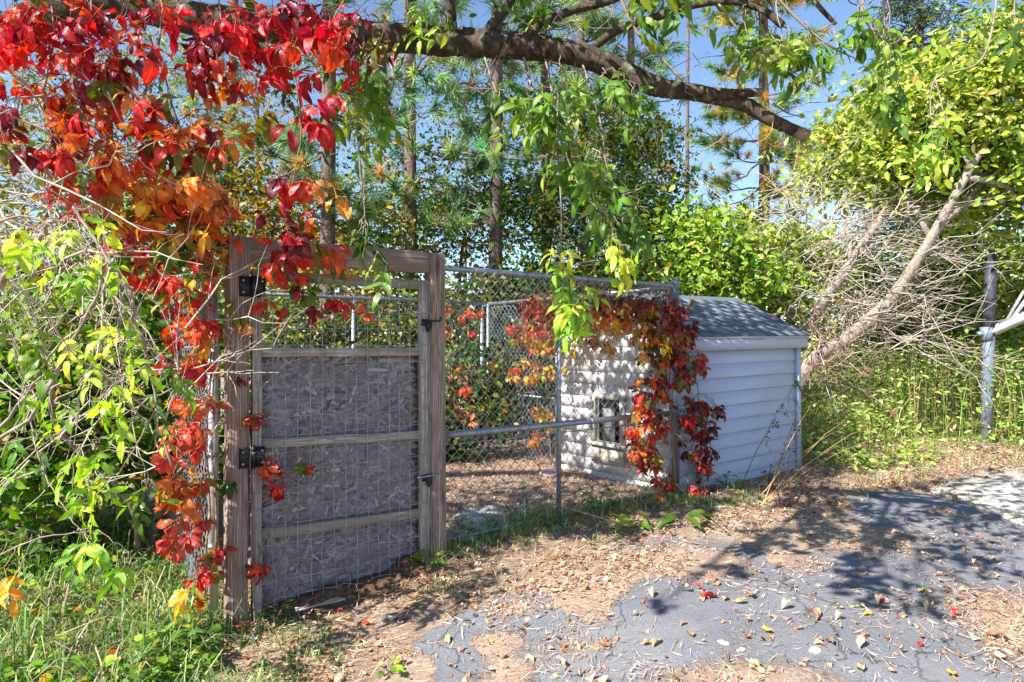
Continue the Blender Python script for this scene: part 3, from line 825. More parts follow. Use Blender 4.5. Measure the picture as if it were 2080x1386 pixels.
# kennel side boards, cut around the doorway
zb = -0.08; EXPK = 0.128
def gboard(y0, y1, zb, zt):
    sl = (RIDGE - EAVE) / (SD / 2)
    poly_lo = (max(y0, 0.0), min(y1, SD))
    def cut(z):      # y range under the roof at height z
        if z <= EAVE - 0.03: return 0.0, SD
        e = (z - EAVE + 0.03) / sl
        return e, SD - e
    a0, b0 = cut(zb); a1, b1 = cut(zt)
    ya, yb, yc, yd = max(y0, a0), min(y1, b0), min(y1, b1), max(y0, a1)
    if yb - ya < 0.03 or yc - yd < 0.01: return
    gq = Geo()
    V = [(0.010, ya, zb), (0.010, yb, zb), (-0.003, yb, zb), (-0.003, ya, zb), (0.010, yd, zt), (0.010, yc, zt), (0.006, yc, zt), (0.006, yd, zt)]
    gq.add(V, [(0, 1, 2, 3), (4, 7, 6, 5), (0, 4, 5, 1), (1, 5, 6, 2), (2, 6, 7, 3), (3, 7, 4, 0)])
    shed_part('siding_board', gq, M_PAINT, wall_k, SHM @ Matrix.Translation((rng.normal(0, 0.0008), 0, rng.normal(0, 0.002))))
while zb < RIDGE - 0.1:
    zt = zb + EXPK + 0.016
    if zt > DZ0 - 0.09 and zb < DZ1 + 0.06:
        gboard(0.02, DY0 - 0.062, zb, zt); gboard(DY1 + 0.062, SD, zb, zt)
    else: gboard(0.02, SD, zb, zt)
    zb += EXPK
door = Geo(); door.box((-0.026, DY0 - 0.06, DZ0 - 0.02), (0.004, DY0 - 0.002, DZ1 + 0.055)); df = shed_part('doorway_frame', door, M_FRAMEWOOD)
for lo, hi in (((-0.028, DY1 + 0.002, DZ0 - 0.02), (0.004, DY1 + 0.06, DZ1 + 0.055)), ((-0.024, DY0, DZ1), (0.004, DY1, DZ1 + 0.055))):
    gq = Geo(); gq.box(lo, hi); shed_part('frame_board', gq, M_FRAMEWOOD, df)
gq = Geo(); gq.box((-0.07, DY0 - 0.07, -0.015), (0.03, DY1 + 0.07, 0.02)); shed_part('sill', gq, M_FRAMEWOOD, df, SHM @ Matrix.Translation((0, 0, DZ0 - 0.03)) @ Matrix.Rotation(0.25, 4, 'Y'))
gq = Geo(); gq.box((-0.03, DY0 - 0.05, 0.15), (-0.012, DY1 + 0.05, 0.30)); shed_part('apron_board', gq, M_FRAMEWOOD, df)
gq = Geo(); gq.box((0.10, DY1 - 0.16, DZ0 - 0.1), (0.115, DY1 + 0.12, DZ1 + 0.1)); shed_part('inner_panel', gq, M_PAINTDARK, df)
# roof
PITCH = math.atan2(RIDGE - EAVE, SD / 2)
slope = math.hypot(RIDGE - EAVE, SD / 2) + 0.11
ROOFM = SHM @ Matrix.Translation((-0.09, -0.10, EAVE + 0.0 - 0.10 * math.tan(PITCH) + 0.062)) @ Matrix.Rotation(PITCH, 4, 'X')
gq = Geo(); gq.box((0, 0, -0.022), (SL + 0.18, slope, -0.002)); roof = shed_part('roof', gq, M_VINYL, shed, ROOFM)
ROOFB = SHM @ Matrix.Translation((0, SD, 0)) @ Matrix.Rotation(math.pi, 4, 'Z') @ Matrix.Translation((-SL - 0.09, -0.10, EAVE - 0.10 * math.tan(PITCH) + 0.062)) @ Matrix.Rotation(PITCH, 4, 'X')
gq = Geo(); gq.box((0, 0, -0.022), (SL + 0.18, slope - 0.006, 0.008)); back_roof = shed_part('rear_roof_slope', gq, M_SHINGLE, shed, ROOFB)
TABW, TABH = 0.205, 0.118
gq = Geo(); gq.add([(0.002, 0, 0.0), (TABW - 0.003, 0, 0.0), (TABW - 0.003, TABH + 0.05, -0.006), (0.002, TABH + 0.05, -0.006), (0.002, 0, 0.006), (TABW - 0.003, 0, 0.006), (TABW - 0.003, TABH + 0.05, -0.001), (0.002, TABH + 0.05, -0.001)],
       [(0, 3, 2, 1), (4, 5, 6, 7), (0, 1, 5, 4), (1, 2, 6, 5), (2, 3, 7, 6), (3, 0, 4, 7)])
sh_me = np_mesh('shingle', np.concatenate(gq.V), [np.concatenate(gq.F4)]); sh_me.materials.append(M_SHINGLE)
row = 0; y = -0.012
while y < slope - 0.09:
    x = -0.005 - (TABW / 2 if row % 2 else 0.0)
    while x < SL + 0.17:
        if x + TABW * 0.7 > -0.01:
            x0 = max(x, -0.012)
            sc = Vector((min(x + TABW, SL + 0.19) - x0, 0, 0)).x / TABW
            o = link('shingle', sh_me, None, roof, ROOFM @ Matrix.Translation((x0, y + rng.normal(0, 0.002), 0.008 + rng.random() * 0.002)) @ Matrix.Rotation(rng.normal(0, 0.004), 4, 'Z') @ Matrix.Diagonal((sc, 1, 1, 1)))
            kcol = 0.72 + 0.5 * rng.random(); o.color = (kcol, kcol, kcol * 1.02, 1)
        x += TABW
    row += 1; y += TABH
gq = Geo(); gq.add([(0, slope - 0.10, 0.014), (SL + 0.18, slope - 0.10, 0.014), (SL + 0.18, slope, 0.012), (0, slope, 0.012)], [(0, 1, 2, 3)])
V = np.array([(0, slope - 0.10, 0.012), (SL + 0.18, slope - 0.10, 0.012), (SL + 0.18, slope + 0.004, 0.016), (0, slope + 0.004, 0.016), (0, slope + 0.09, -0.075), (SL + 0.18, slope + 0.09, -0.075)])
gq = Geo(); gq.add(V, [(0, 1, 2, 3), (3, 2, 5, 4)]); gq.add(V - [0, 0.002, 0.006], [(3, 2, 1, 0), (4, 5, 2, 3)])
shed_part('ridge_cap', gq, M_SHINGLE, roof, ROOFM).color = (0.9, 0.9, 0.92, 1)

# ---------------------------------------------------------------- steel post with braces at the right
b0 = P(2002, 690, 9.0); b0[2] = gz(b0[0], b0[1]) - 0.2
sp_ = empty('steel_post', b0, 'grey round steel post with a slanting brace arm among the weeds at right', 'post')
top = P(2013, 520, 9.0)
gq = Geo(); gq.tube([b0, (b0 + top) / 2, top], 0.07, 16); gq.build('post', M_BLUEPOST, sp_, b0, smooth=True)
gq = Geo(); q0 = b0 + (top - b0) * 0.60
gq.tube([q0, q0 + (top - b0) * 0.2, top + [0, 0, 0.01]], [0.072, 0.073, 0.073], 16); gq.build('dark_sleeve', M_BLACKTAPE, sp_, b0, smooth=True)
j = P(2004, 678, 9.0)
gq = Geo(); gq.tube([j + [0, 0, -0.09], j + [0, 0, 0.09]], 0.08, 16); gq.tube([j + [-0.14, -0.02, 0], j + [0, -0.02, 0]], 0.03, 8); gq.build('collar', M_BLUEPOST, sp_, b0, smooth=True)
e1 = P(2210, 588, 8.6)
gq = Geo(); gq.tube([j, e1], 0.07, 4); gq.build('brace_arm', M_GREYSTEEL, sp_, b0)
for (ax_, ay_, bx_, by_, r) in ((2038, 662, 2098, 560, 0.018), (2046, 660, 2110, 575, 0.026)):
    gq = Geo(); gq.tube([P(ax_, ay_, 8.93), P(bx_, by_, 8.8)], r, 8); gq.build('stay_rod', M_GREYSTEEL, sp_, b0, smooth=True)
# the far leg that the brace arm and rods run to
gq = Geo(); f0 = e1.copy(); f0[2] = gz(f0[0], f0[1]) - 0.2
gq.tube([f0, e1 + [0, 0, 0.9]], 0.078, 14); gq.build('far_post', M_BLUEPOST, sp_, b0, smooth=True)

# ---------------------------------------------------------------- leaves
def leaflet(L, W, rows=7, peak=0.55, fold=0.25, curl=0.3, serr=0.0, seed=0, wav=0.0):
    """one leaflet along +x from the origin, in the xy plane, normal +z"""
    r = np.random.default_rng(seed)
    t = np.linspace(0, 1, rows)
    a = peak / (1 - peak)
    w = (t ** a) * (1 - t); w = w / w.max()
    w = np.power(w, 0.80)
    cols = np.array([-1, -0.5, 0, 0.5, 1.0])
    V = []; lc = []
    for i, ti in enumerate(t):
        for c in cols:
            ww = w[i] * W / 2
            if abs(c) == 1 and 0 < i < rows - 1: ww *= 1 + serr * (1 if i % 2 else -1) + r.normal(0, serr * 0.4)
            x = ti * L - abs(c) * 0.05 * L * (0 < i < rows - 1)
            y = c * ww
            z = abs(c) * ww * fold + wav * L * math.sin(ti * 9 + c * 2 + seed) * abs(c)
            ang = curl * ti
            V.append((x * math.cos(ang * 0.5), y, z - L * ti * math.sin(ang * 0.5 * ti) * 1.0)); lc.append((ti, c * w[i], 0))
    V = np.array(V); nc = 5
    ii = np.arange(rows * nc).reshape(rows, nc)
    Fq = np.stack([ii[:-1, :-1], ii[1:, :-1], ii[1:, 1:], ii[:-1, 1:]], -1).reshape(-1, 4)
    return V, Fq, np.array(lc)
def frame(xd, zd):
    xd = np.asarray(xd, float); xd = xd / np.linalg.norm(xd)
    zd = np.asarray(zd, float); zd = zd - xd * np.dot(xd, zd); zd /= np.linalg.norm(zd)
    return np.stack([xd, np.cross(zd, xd), zd], 1)
def compound(name, kind, seed):
    """hanging compound leaf, stalk end at the origin, facing -y, hanging along -z"""
    r = np.random.default_rng(seed)
    Vs, Fs, Ls, n = [], [], [], 0
    def put(V, Fq, lc, org, R):
        nonlocal n
        Vs.append(np.asarray(org) + V @ R.T); Fs.append(Fq + n); Ls.append(lc); n += len(V)
    def stalk(a, b, rad):
        g_ = Geo(); g_.tube([a, b], rad, 3, cap=False)
        put(np.concatenate(g_.V), np.concatenate(g_.F4), np.zeros((6, 3)), (0, 0, 0), np.eye(3))
    if kind == 'creeper':
        st = 0.05; j = np.array([0, 0, -st]); stalk((0, 0, 0), j, 0.0014)
        nl = 5 if r.random() < 0.75 else 3
        angs = np.linspace(-1.3, 1.3, nl) + r.normal(0, 0.12, nl)
        for a in angs:
            L = 0.105 * (1 - 0.20 * abs(a)) * (0.75 + 0.45 * r.random())
            d = np.array([math.sin(a) * 0.9, -0.35 + r.normal(0, 0.38), -math.cos(a) * 0.95 - 0.25])
            d /= np.linalg.norm(d)
            V, Fq, lc = leaflet(L, L * (0.46 + r.normal(0, 0.05)), 9, 0.60, 0.35 + r.normal(0, 0.25), 0.8 + r.normal(0, 0.6), 0.09, r.integers(1e6), 0.05)
            R = frame(d, (0.6 * math.sin(a) + r.normal(0, 0.35), -1, 0.35 + r.normal(0, 0.35)))
            stalk(j, j + d * 0.018, 0.0012)
            put(V, Fq, lc, j + d * 0.016, R)
    elif kind == 'boxelder':
        st = 0.045; j = np.array([0, 0, -st]); ax = np.array([r.normal(0, 0.15), -0.1, -1]); ax /= np.linalg.norm(ax)
        npair = 1 if r.random() < 0.45 else 2
        end = j + ax * 0.045 * npair; stalk((0, 0, 0), end, 0.0013)
        spots = [(end, 0.0, 1.1)]
        for p_ in range(npair):
            q = j + ax * 0.045 * p_
            spots += [(q, -0.85, 0.9), (q, 0.85, 0.9)]
        for q, a, k in spots:
            a += r.normal(0, 0.15)
            L = 0.088 * k * (0.85 + 0.3 * r.random())
            d = np.array([math.sin(a), -0.12 + r.normal(0, 0.22), -math.cos(a) * 0.95])
            V, Fq, lc = leaflet(L, L * (0.34 if a else 0.40), 8, 0.40, 0.25 + r.normal(0, 0.1), 0.5 + r.normal(0, 0.3), 0.06, r.integers(1e6), 0.02)
            put(V, Fq, lc, q, frame(d, (0.3 * math.sin(a) + r.normal(0, 0.2), -1, 0.4 + r.normal(0, 0.25))))
    me = np_mesh(name, np.concatenate(Vs), [np.concatenate(Fs)], None, np.concatenate(Ls), smooth=True)
    me.materials.append(M_LEAF)
    return me
CREEPER = [compound('creeper_leaf', 'creeper', 100 + i) for i in range(18)]
BOXELDER = [compound('boxelder_leaf', 'boxelder', 200 + i) for i in range(16)]

C_ = lambda *a: np.array(a)
PAL = {
    'crimson': [srgb(206, 60, 34), srgb(96, 14, 34), srgb(150, 26, 34), srgb(192, 4, 42), srgb(208, 8, 40), srgb(168, 2, 48), srgb(214, 20, 40), srgb(122, 6, 40), srgb(216, 48, 40)],
    'scarlet': [srgb(206, 112, 44), srgb(110, 110, 40), srgb(116, 16, 32), srgb(208, 16, 30), srgb(194, 6, 38), srgb(218, 44, 30), srgb(208, 76, 32), srgb(156, 8, 36)],
    'redorange': [srgb(204, 58, 30), srgb(192, 28, 30), srgb(210, 100, 40), srgb(170, 48, 36), srgb(206, 124, 56), srgb(136, 112, 44), srgb(140, 44, 32)],
    'orange': [srgb(222, 116, 34), srgb(226, 142, 52), srgb(210, 70, 28), srgb(222, 160, 48), srgb(118, 116, 30), srgb(226, 150, 92)],
    'orangegreen': [srgb(216, 110, 34), srgb(90, 108, 26), srgb(206, 60, 28), srgb(212, 160, 40), srgb(70, 92, 24), srgb(150, 120, 30)],
    'mixed': [srgb(212, 40, 32), srgb(84, 116, 26), srgb(216, 116, 36), srgb(120, 130, 30), srgb(196, 16, 34), srgb(206, 160, 40)],
    'faded': [srgb(200, 84, 62), srgb(190, 62, 48), srgb(214, 112, 66), srgb(206, 130, 96), srgb(176, 40, 36)],
    'maroon': [srgb(104, 26, 28), srgb(136, 36, 30), srgb(88, 34, 28), srgb(160, 56, 34), srgb(118, 70, 40), srgb(170, 24, 34), srgb(112, 104, 44)],
    'gold': [srgb(222, 172, 50), srgb(206, 140, 40), srgb(190, 90, 34), srgb(170, 160, 50), srgb(206, 110, 40)],
    'green': [srgb(84, 120, 28), srgb(98, 134, 34), srgb(72, 104, 26), srgb(120, 148, 40), srgb(142, 158, 52)],
    'limegreen': [srgb(150, 186, 46), srgb(172, 196, 56), srgb(126, 168, 42), srgb(190, 204, 72), srgb(202, 200, 60), srgb(104, 146, 40)],
    'darkgreen': [srgb(64, 92, 28), srgb(82, 108, 30), srgb(54, 78, 26), srgb(98, 118, 36)],
}
def pick_colour(pal, k=1.0):
    c = np.array(PAL[pal][rng.integers(len(PAL[pal]))])
    c = c * (0.8 + 0.4 * rng.random()) * k * (1 + rng.normal(0, 0.06, 3))
    return np.clip(c, 0.004, 0.9)
def hang_leaf(name, meshes, p, scale, col, parent, spread=0.9, face=0.0, tilt=0.4, droop=0.3):
    o = bpy.data.objects.new(name, meshes[rng.integers(len(meshes))])
    COL.objects.link(o)
    M = (Matrix.Translation(Vector(p)) @ Matrix.Rotation(face + rng.normal(0, spread), 4, 'Z') @ Matrix.Rotation(rng.normal(-0.1, tilt), 4, 'X')
         @ Matrix.Rotation(rng.normal(0, droop), 4, 'Y') @ Matrix.Diagonal((scale, scale, scale, 1)))
    place(o, M, parent)
    o.color = (*col, 1)
    return o
def bez(a, b, sag=0.0, n=6, jit=0.0):
    a = np.asarray(a, float); b = np.asarray(b, float); t = np.linspace(0, 1, n)[:, None]
    p = a + (b - a) * t
    p[:, 2] -= sag * 4 * (t[:, 0] * (1 - t[:, 0]))
    if jit: p[1:-1] += rng.normal(0, jit, (n - 2, 3))
    return p
def smooth_path(pts, m=5):
    pts = np.asarray(pts, float); n = len(pts)
    if n < 3: return pts
    out = []
    for i in range(n - 1):
        p0 = pts[max(i - 1, 0)]; p1 = pts[i]; p2 = pts[i + 1]; p3 = pts[min(i + 2, n - 1)]
        for t in np.linspace(0, 1, m, endpoint=False):
            out.append(0.5 * (2 * p1 + (p2 - p0) * t + (2 * p0 - 5 * p1 + 4 * p2 - p3) * t * t + (3 * p1 - p0 - 3 * p2 + p3) * t ** 3))
    out.append(pts[-1])
    return np.array(out)
def regions(regs, sampler=None):
    """leaf spots from (px,py,rx,ry,d0,d1,n,palette)"""
    pts = []; pals = []
    for (px, py, rx, ry, d0, d1, n, pal) in regs:
        for _ in range(n):
            a = rng.random() * 6.283; r = math.sqrt(rng.random())
            x = px + rx * r * math.cos(a); y = py + ry * r * math.sin(a)
            pts.append(sampler(x, y, d0 + (d1 - d0) * rng.random()) if sampler else P(x, y, d0 + (d1 - d0) * rng.random())); pals.append(pal)
    return np.array(pts), pals
def vine(name, label, cat, base, stems, stem_mat, leaf_mat_meshes, regs, scale=(0.8, 1.2), sampler=None, group=None, leaf='leaf', twig_r=0.0019, berries=0, spread=0.8, colour_k=1.0, face=0.0, up=0.06, twig_mat=None):
    root = empty(name, base, label, cat, group)
    allp = []
    for path, r0, r1 in stems:
        gs = Geo()
        sp = smooth_path(path, 6)
        sp[1:-1] += rng.normal(0, r0 * 0.5, (len(sp) - 2, 3))
        gs.tube(sp, np.linspace(r0, r1, len(sp)), 6 if r0 > 0.004 else 4)
        allp.append(sp)
        gs.build('stem', stem_mat, root, base, smooth=True)
    allp = np.concatenate(allp)
    pts, pals = regions(regs, sampler)
    gt_ = Geo()
    pool = allp
    order = np.argsort(((pts[:, None, :] - allp[None]) ** 2).sum(-1).min(1))
    for i in order:
        p = pts[i]
        d = ((pool - (p + [0, 0, up])) ** 2).sum(1); q = pool[d.argmin()]
        pa = bez(q, p, -0.15 * min(np.linalg.norm(p - q), 0.4), 6, 0.006)
        gt_.tube(pa, np.linspace(twig_r * (1.0 + 1.0 * min(np.linalg.norm(p - q), 1)), twig_r * 0.8, 6), 4, cap=False)
        pool = np.concatenate([pool, pa[2:]])
        hang_leaf(leaf, leaf_mat_meshes, p, scale[0] + (scale[1] - scale[0]) * rng.random(), pick_colour(pals[i], colour_k), root, spread, face)
    gt_.build('twigs', twig_mat or stem_mat, root, base, smooth=True, kind='stuff')
    if berries:
        gb = Geo()
        oc = np.array([(1, 0, 0), (-1, 0, 0), (0, 1, 0), (0, -1, 0), (0, 0, 1), (0, 0, -1)], float)
        of = [(0, 2, 4), (2, 1, 4), (1, 3, 4), (3, 0, 4), (2, 0, 5), (1, 2, 5), (3, 1, 5), (0, 3, 5)]
        ctr = pts[rng.integers(0, len(pts), max(1, berries // 8))]
        for c in ctr:
            for _ in range(8): gb.add(oc * 0.0045 + c + rng.normal(0, 0.018, 3), None, of)
        gb.build('berries', M_BERRY, root, base, smooth=True, kind='stuff')
    return root

# big red creeper hanging from the limb over the gate
def Pc(px, py, d): return P(px, py, 3.0 + (d - 2.1) * 0.55)
stems = [([Pc(-150, -60, 3.0), Pc(60, 60, 2.7), Pc(220, 150, 2.5), Pc(330, 260, 2.6), Pc(380, 380, 2.8), Pc(420, 480, 3.1), Pc(430, 560, 3.4)], 0.008, 0.004),
         ([Pc(300, -120, 2.8), Pc(330, 20, 2.6), Pc(300, 170, 2.5), Pc(250, 280, 2.5), Pc(200, 380, 2.6)], 0.006, 0.002),
         ([Pc(560, -120, 2.9), Pc(590, 10, 2.7), Pc(600, 160, 2.6), Pc(612, 260, 2.6), Pc(598, 360, 2.65), Pc(570, 470, 2.7)], 0.005, 0.002),
         ([Pc(760, -80, 3.1), Pc(700, 0, 2.9), Pc(660, 80, 2.8), Pc(640, 170, 2.7)], 0.005, 0.002),
         ([Pc(80, -100, 2.6), Pc(110, 60, 2.4), Pc(90, 200, 2.4), Pc(140, 330, 2.5), Pc(165, 420, 2.6)], 0.005, 0.002),
         ([Pc(430, -90, 2.8), Pc(450, 60, 2.6), Pc(420, 200, 2.6), Pc(440, 330, 2.8), Pc(470, 440, 3.0)], 0.005, 0.002)]
vine('red_creeper', 'crimson and orange creeper hanging in a thick curtain over the gate from the limb above', 'vine', Pc(-150, -60, 3.0), stems, M_DRYSTEM, CREEPER, [
    (230, 50, 260, 75, 2.2, 3.0, 62, 'crimson'), (90, 120, 110, 110, 2.1, 2.8, 18, 'crimson'), (330, 170, 150, 100, 2.2, 2.8, 26, 'scarlet'),
    (240, 280, 150, 60, 2.3, 2.8, 20, 'scarlet'), (570, 45, 140, 70, 2.4, 3.0, 32, 'crimson'), (655, 120, 70, 70, 2.4, 2.9, 11, 'crimson'),
    (620, 220, 45, 25, 2.5, 2.7, 6, 'crimson'), (605, 350, 40, 25, 2.5, 2.7, 6, 'crimson'), (565, 445, 45, 30, 2.6, 2.8, 8, 'crimson'), (580, 500, 45, 22, 2.7, 2.9, 4, 'scarlet'), (650, 460, 35, 30, 2.8, 2.95, 3, 'orange'),
    (400, 260, 80, 60, 2.4, 2.9, 14, 'redorange'), (300, 350, 130, 50, 2.5, 2.9, 18, 'orange'), (370, 430, 110, 50, 2.7, 3.2, 22, 'orangegreen'),
    (150, 390, 50, 25, 2.4, 2.6, 4, 'scarlet'), (300, 480, 110, 40, 2.6, 3.1, 14, 'mixed'), (430, 360, 60, 60, 2.9, 3.3, 12, 'orange'),
    (780, 50, 60, 45, 2.8, 3.1, 8, 'maroon'), (480, 110, 70, 80, 2.5, 3.0, 12, 'scarlet'), (640, 400, 40, 60, 2.7, 2.9, 5, 'orange')],
    scale=(0.75, 1.4), sampler=Pc, berries=120, spread=0.7, twig_mat=M_REDSTEM, face=-0.25)

stems = [([Pc(-60, 200, 2.6), Pc(80, 260, 2.6), Pc(200, 330, 2.6), Pc(300, 420, 2.8), Pc(390, 520, 3.0)], 0.005, 0.002), ([Pc(300, 60, 2.8), Pc(360, 240, 2.7), Pc(400, 380, 2.8), Pc(460, 460, 3.1)], 0.005, 0.002), ([Pc(-60, 60, 2.4), Pc(60, 180, 2.4), Pc(120, 300, 2.5), Pc(170, 400, 2.5)], 0.005, 0.002)]
vine('orange_creeper', 'orange, gold and green creeper hanging between the crimson curtain and the tall gatepost', 'vine', Pc(-60, 200, 2.6), stems, M_DRYSTEM, CREEPER, [
    (330, 300, 120, 70, 2.3, 2.9, 30, 'orange'), (360, 410, 110, 60, 2.6, 3.1, 34, 'orange'), (260, 400, 90, 50, 2.4, 2.9, 20, 'orangegreen'), (420, 470, 60, 50, 2.9, 3.4, 18, 'orange'), (310, 500, 90, 40, 2.6, 3.1, 20, 'mixed'), (360, 580, 60, 40, 2.9, 3.3, 12, 'scarlet'), (90, 230, 90, 80, 2.2, 2.7, 20, 'scarlet'), (200, 200, 110, 80, 2.2, 2.7, 24, 'redorange'), (60, 50, 80, 50, 2.2, 2.6, 14, 'crimson'), (690, 30, 60, 30, 2.7, 3.0, 10, 'crimson'), (140, 330, 70, 40, 2.3, 2.7, 8, 'scarlet'), (480, 200, 60, 70, 2.6, 3.0, 12, 'orange')],
    scale=(0.6, 1.15), sampler=Pc, spread=0.9, twig_mat=M_REDSTEM, face=-0.25)
# creeper climbing beside the tall timber post
stems = [([K(3.95, -0.05, -0.2), KZ(425, 1050, 0.05), KZ(420, 900, 0.08), KZ(428, 760, 0.08), KZ(420, 640, 0.1), P(430, 560, 3.4)], 0.007, 0.004),
         ([K(3.97, -0.02, -0.2), KZ(438, 1100, 0.03), KZ(432, 900, 0.04), KZ(436, 700, 0.04), KZ(438, 540, 0.05)], 0.006, 0.004),
         ([KZ(430, 1180, 0.1), KZ(390, 1120, 0.15), KZ(370, 1000, 0.2), KZ(390, 880, 0.15)], 0.004, 0.002)]
smp = lambda x, y, d: KZ(x, y, d)
vine('post_creeper', 'faded red and orange creeper climbing the fence at the side of the tall timber post', 'vine', K(3.95, -0.05, -0.2), stems, M_DRYSTEM, CREEPER, [
    (400, 560, 45, 45, 0.1, 0.35, 16, 'mixed'), (395, 650, 45, 35, 0.1, 0.3, 16, 'redorange'), (420, 690, 20, 25, 0.05, 0.15, 4, 'gold'), (385, 725, 30, 22, 0.1, 0.3, 9, 'scarlet'),
    (395, 800, 35, 25, 0.1, 0.3, 9, 'faded'), (380, 880, 40, 45, 0.1, 0.3, 20, 'faded'), (370, 965, 45, 35, 0.15, 0.35, 18, 'redorange'), (380, 1030, 40, 30, 0.1, 0.3, 10, 'faded'),
    (360, 1085, 30, 25, 0.15, 0.3, 6, 'faded'), (415, 1130, 30, 30, 0.1, 0.25, 10, 'scarlet'), (390, 1190, 25, 20, 0.15, 0.25, 5, 'gold'), (470, 960, 12, 10, 0.12, 0.16, 2, 'darkgreen'), (460, 1090, 15, 10, 0.12, 0.18, 2, 'redorange')],
    scale=(0.6, 1.1), sampler=smp, spread=1.0, face=-0.2)
# creeper on the gate
stems = [([K(3.70, -0.16, -0.18), KZ(512, 1120, 0.14), KZ(508, 940, 0.14), KZ(505, 800, 0.14), KZ(512, 640, 0.15), KZ(560, 570, 0.16)], 0.005, 0.002),
         ([KZ(560, 1160, 0.13), KZ(600, 1050, 0.13), KZ(655, 860, 0.13), KZ(662, 700, 0.13), KZ(665, 600, 0.14)], 0.003, 0.0015),
         ([KZ(520, 1190, 0.14), KZ(540, 1090, 0.14), KZ(620, 990, 0.14), KZ(690, 900, 0.13)], 0.003, 0.0015),
         ([KZ(470, 1260, 0.16), KZ(510, 1180, 0.15), KZ(560, 1060, 0.14), KZ(640, 1000, 0.14), KZ(700, 930, 0.13)], 0.0025, 0.0015),
         ([KZ(740, 820, 0.13), KZ(690, 760, 0.13), KZ(640, 700, 0.13)], 0.002, 0.001),
         ([KZ(520, 560, 0.16), KZ(600, 540, 0.17), KZ(700, 550, 0.16), KZ(760, 580, 0.15)], 0.003, 0.0015)]
vine('gate_creeper', 'thin creeper with red and green leaves and dry stems trained across the gate wire', 'vine', K(3.70, -0.16, -0.18), stems, M_DRYSTEM, CREEPER, [
    (600, 555, 60, 20, 0.14, 0.22, 7, 'mixed'), (560, 620, 40, 22, 0.14, 0.2, 6, 'redorange'), (640, 600, 60, 25, 0.14, 0.2, 8, 'scarlet'), (620, 570, 40, 15, 0.14, 0.2, 4, 'green'),
    (745, 610, 15, 15, 0.14, 0.18, 2, 'faded'), (710, 540, 40, 12, 0.15, 0.2, 3, 'orange'), (490, 620, 20, 25, 0.14, 0.2, 3, 'orange'), (498, 750, 14, 14, 0.15, 0.2, 2, 'crimson'), (505, 830, 18, 12, 0.15, 0.2, 2, 'maroon'),
    (560, 930, 30, 16, 0.14, 0.2, 4, 'redorange'), (620, 925, 30, 16, 0.14, 0.2, 5, 'mixed'), (580, 985, 30, 12, 0.14, 0.18, 3, 'scarlet'), (535, 1130, 14, 20, 0.14, 0.18, 3, 'redorange')],
    scale=(0.55, 0.95), sampler=smp, spread=0.7)
# creeper on the corner of the kennel
stems = [([K(0.05, -0.05, -0.05), KZ(1365, 900, 0.05), KZ(1360, 760, 0.05), KZ(1362, 640, 0.06), KZ(1350, 585, 0.05), KZ(1250, 590, 0.04), KZ(1150, 600, 0.03)], 0.008, 0.003),
         ([K(0.12, -0.04, -0.05), KZ(1330, 940, 0.04), KZ(1325, 860, 0.05), KZ(1340, 740, 0.05), KZ(1300, 640, 0.04)], 0.005, 0.002),
         ([K(-0.05, -0.08, -0.05), KZ(1400, 940, 0.10), KZ(1420, 820, 0.14), KZ(1400, 700, 0.12), KZ(1370, 600, 0.08)], 0.006, 0.002)]
vine('corner_creeper', 'maroon and orange creeper smothering the kennel corner post next to the shed', 'vine', K(0.05, -0.05, -0.05), stems, M_DRYSTEM, CREEPER, [
    (1330, 610, 60, 25, 0.0, 0.15, 30, 'maroon'), (1270, 630, 70, 30, 0.0, 0.12, 28, 'gold'), (1380, 640, 35, 50, 0.05, 0.25, 36, 'maroon'), (1340, 700, 50, 40, 0.0, 0.15, 30, 'orangegreen'),
    (1395, 740, 35, 45, 0.05, 0.25, 28, 'maroon'), (1325, 780, 40, 30, 0.0, 0.15, 22, 'scarlet'), (1315, 850, 40, 35, 0.0, 0.15, 28, 'redorange'), (1420, 840, 40, 50, 0.1, 0.25, 36, 'maroon'),
    (1310, 920, 35, 25, 0.0, 0.12, 19, 'redorange'), (1430, 920, 25, 25, 0.1, 0.2, 12, 'maroon'), (1425, 985, 18, 15, 0.1, 0.2, 8, 'crimson'), (1345, 970, 25, 25, 0.02, 0.12, 9, 'faded')],
    scale=(0.62, 1.1), sampler=smp, spread=1.0, berries=96)
# creeper over the side and rear of the kennel
stems = [([K(0.0, 1.75, 0.0), K(0.03, 1.8, 0.9), K(0.05, 1.6, 1.6), K(0.05, 1.1, 1.86), K(0.04, 0.5, 1.88)], 0.006, 0.003),
         ([K(0.0, 2.5, 0.0), K(0.03, 2.4, 1.0), K(0.03, 2.2, 1.8)], 0.005, 0.002), ([K(0.9, 3.0, 0.0), K(0.8, 3.0, 0.9), K(0.9, 3.0, 1.8)], 0.005, 0.002)]
vine('rear_creeper', 'orange and gold creeper spilling over the back of the kennel above the dog door', 'vine', K(0.0, 1.75, 0.0), stems, M_DRYSTEM, CREEPER, [
    (1110, 610, 60, 25, 6.3, 7.3, 33, 'redorange'), (1085, 660, 55, 25, 6.6, 7.3, 27, 'redorange'), (1130, 690, 55, 25, 6.4, 7.1, 27, 'gold'), (1210, 640, 70, 25, 5.9, 6.8, 39, 'gold'),
    (1180, 600, 70, 20, 6.0, 6.8, 24, 'maroon'), (1100, 740, 45, 25, 6.8, 7.4, 15, 'gold'), (1045, 745, 15, 15, 7.3, 7.6, 4, 'orange'), (925, 640, 45, 40, 7.4, 8.0, 21, 'redorange'), (925, 760, 30, 45, 7.4, 8.0, 15, 'redorange'), (935, 830, 30, 30, 7.2, 7.8, 13, 'orange'), (1100, 850, 40, 40, 6.9, 7.4, 15, 'gold')],
    scale=(0.7, 1.2), spread=1.0)

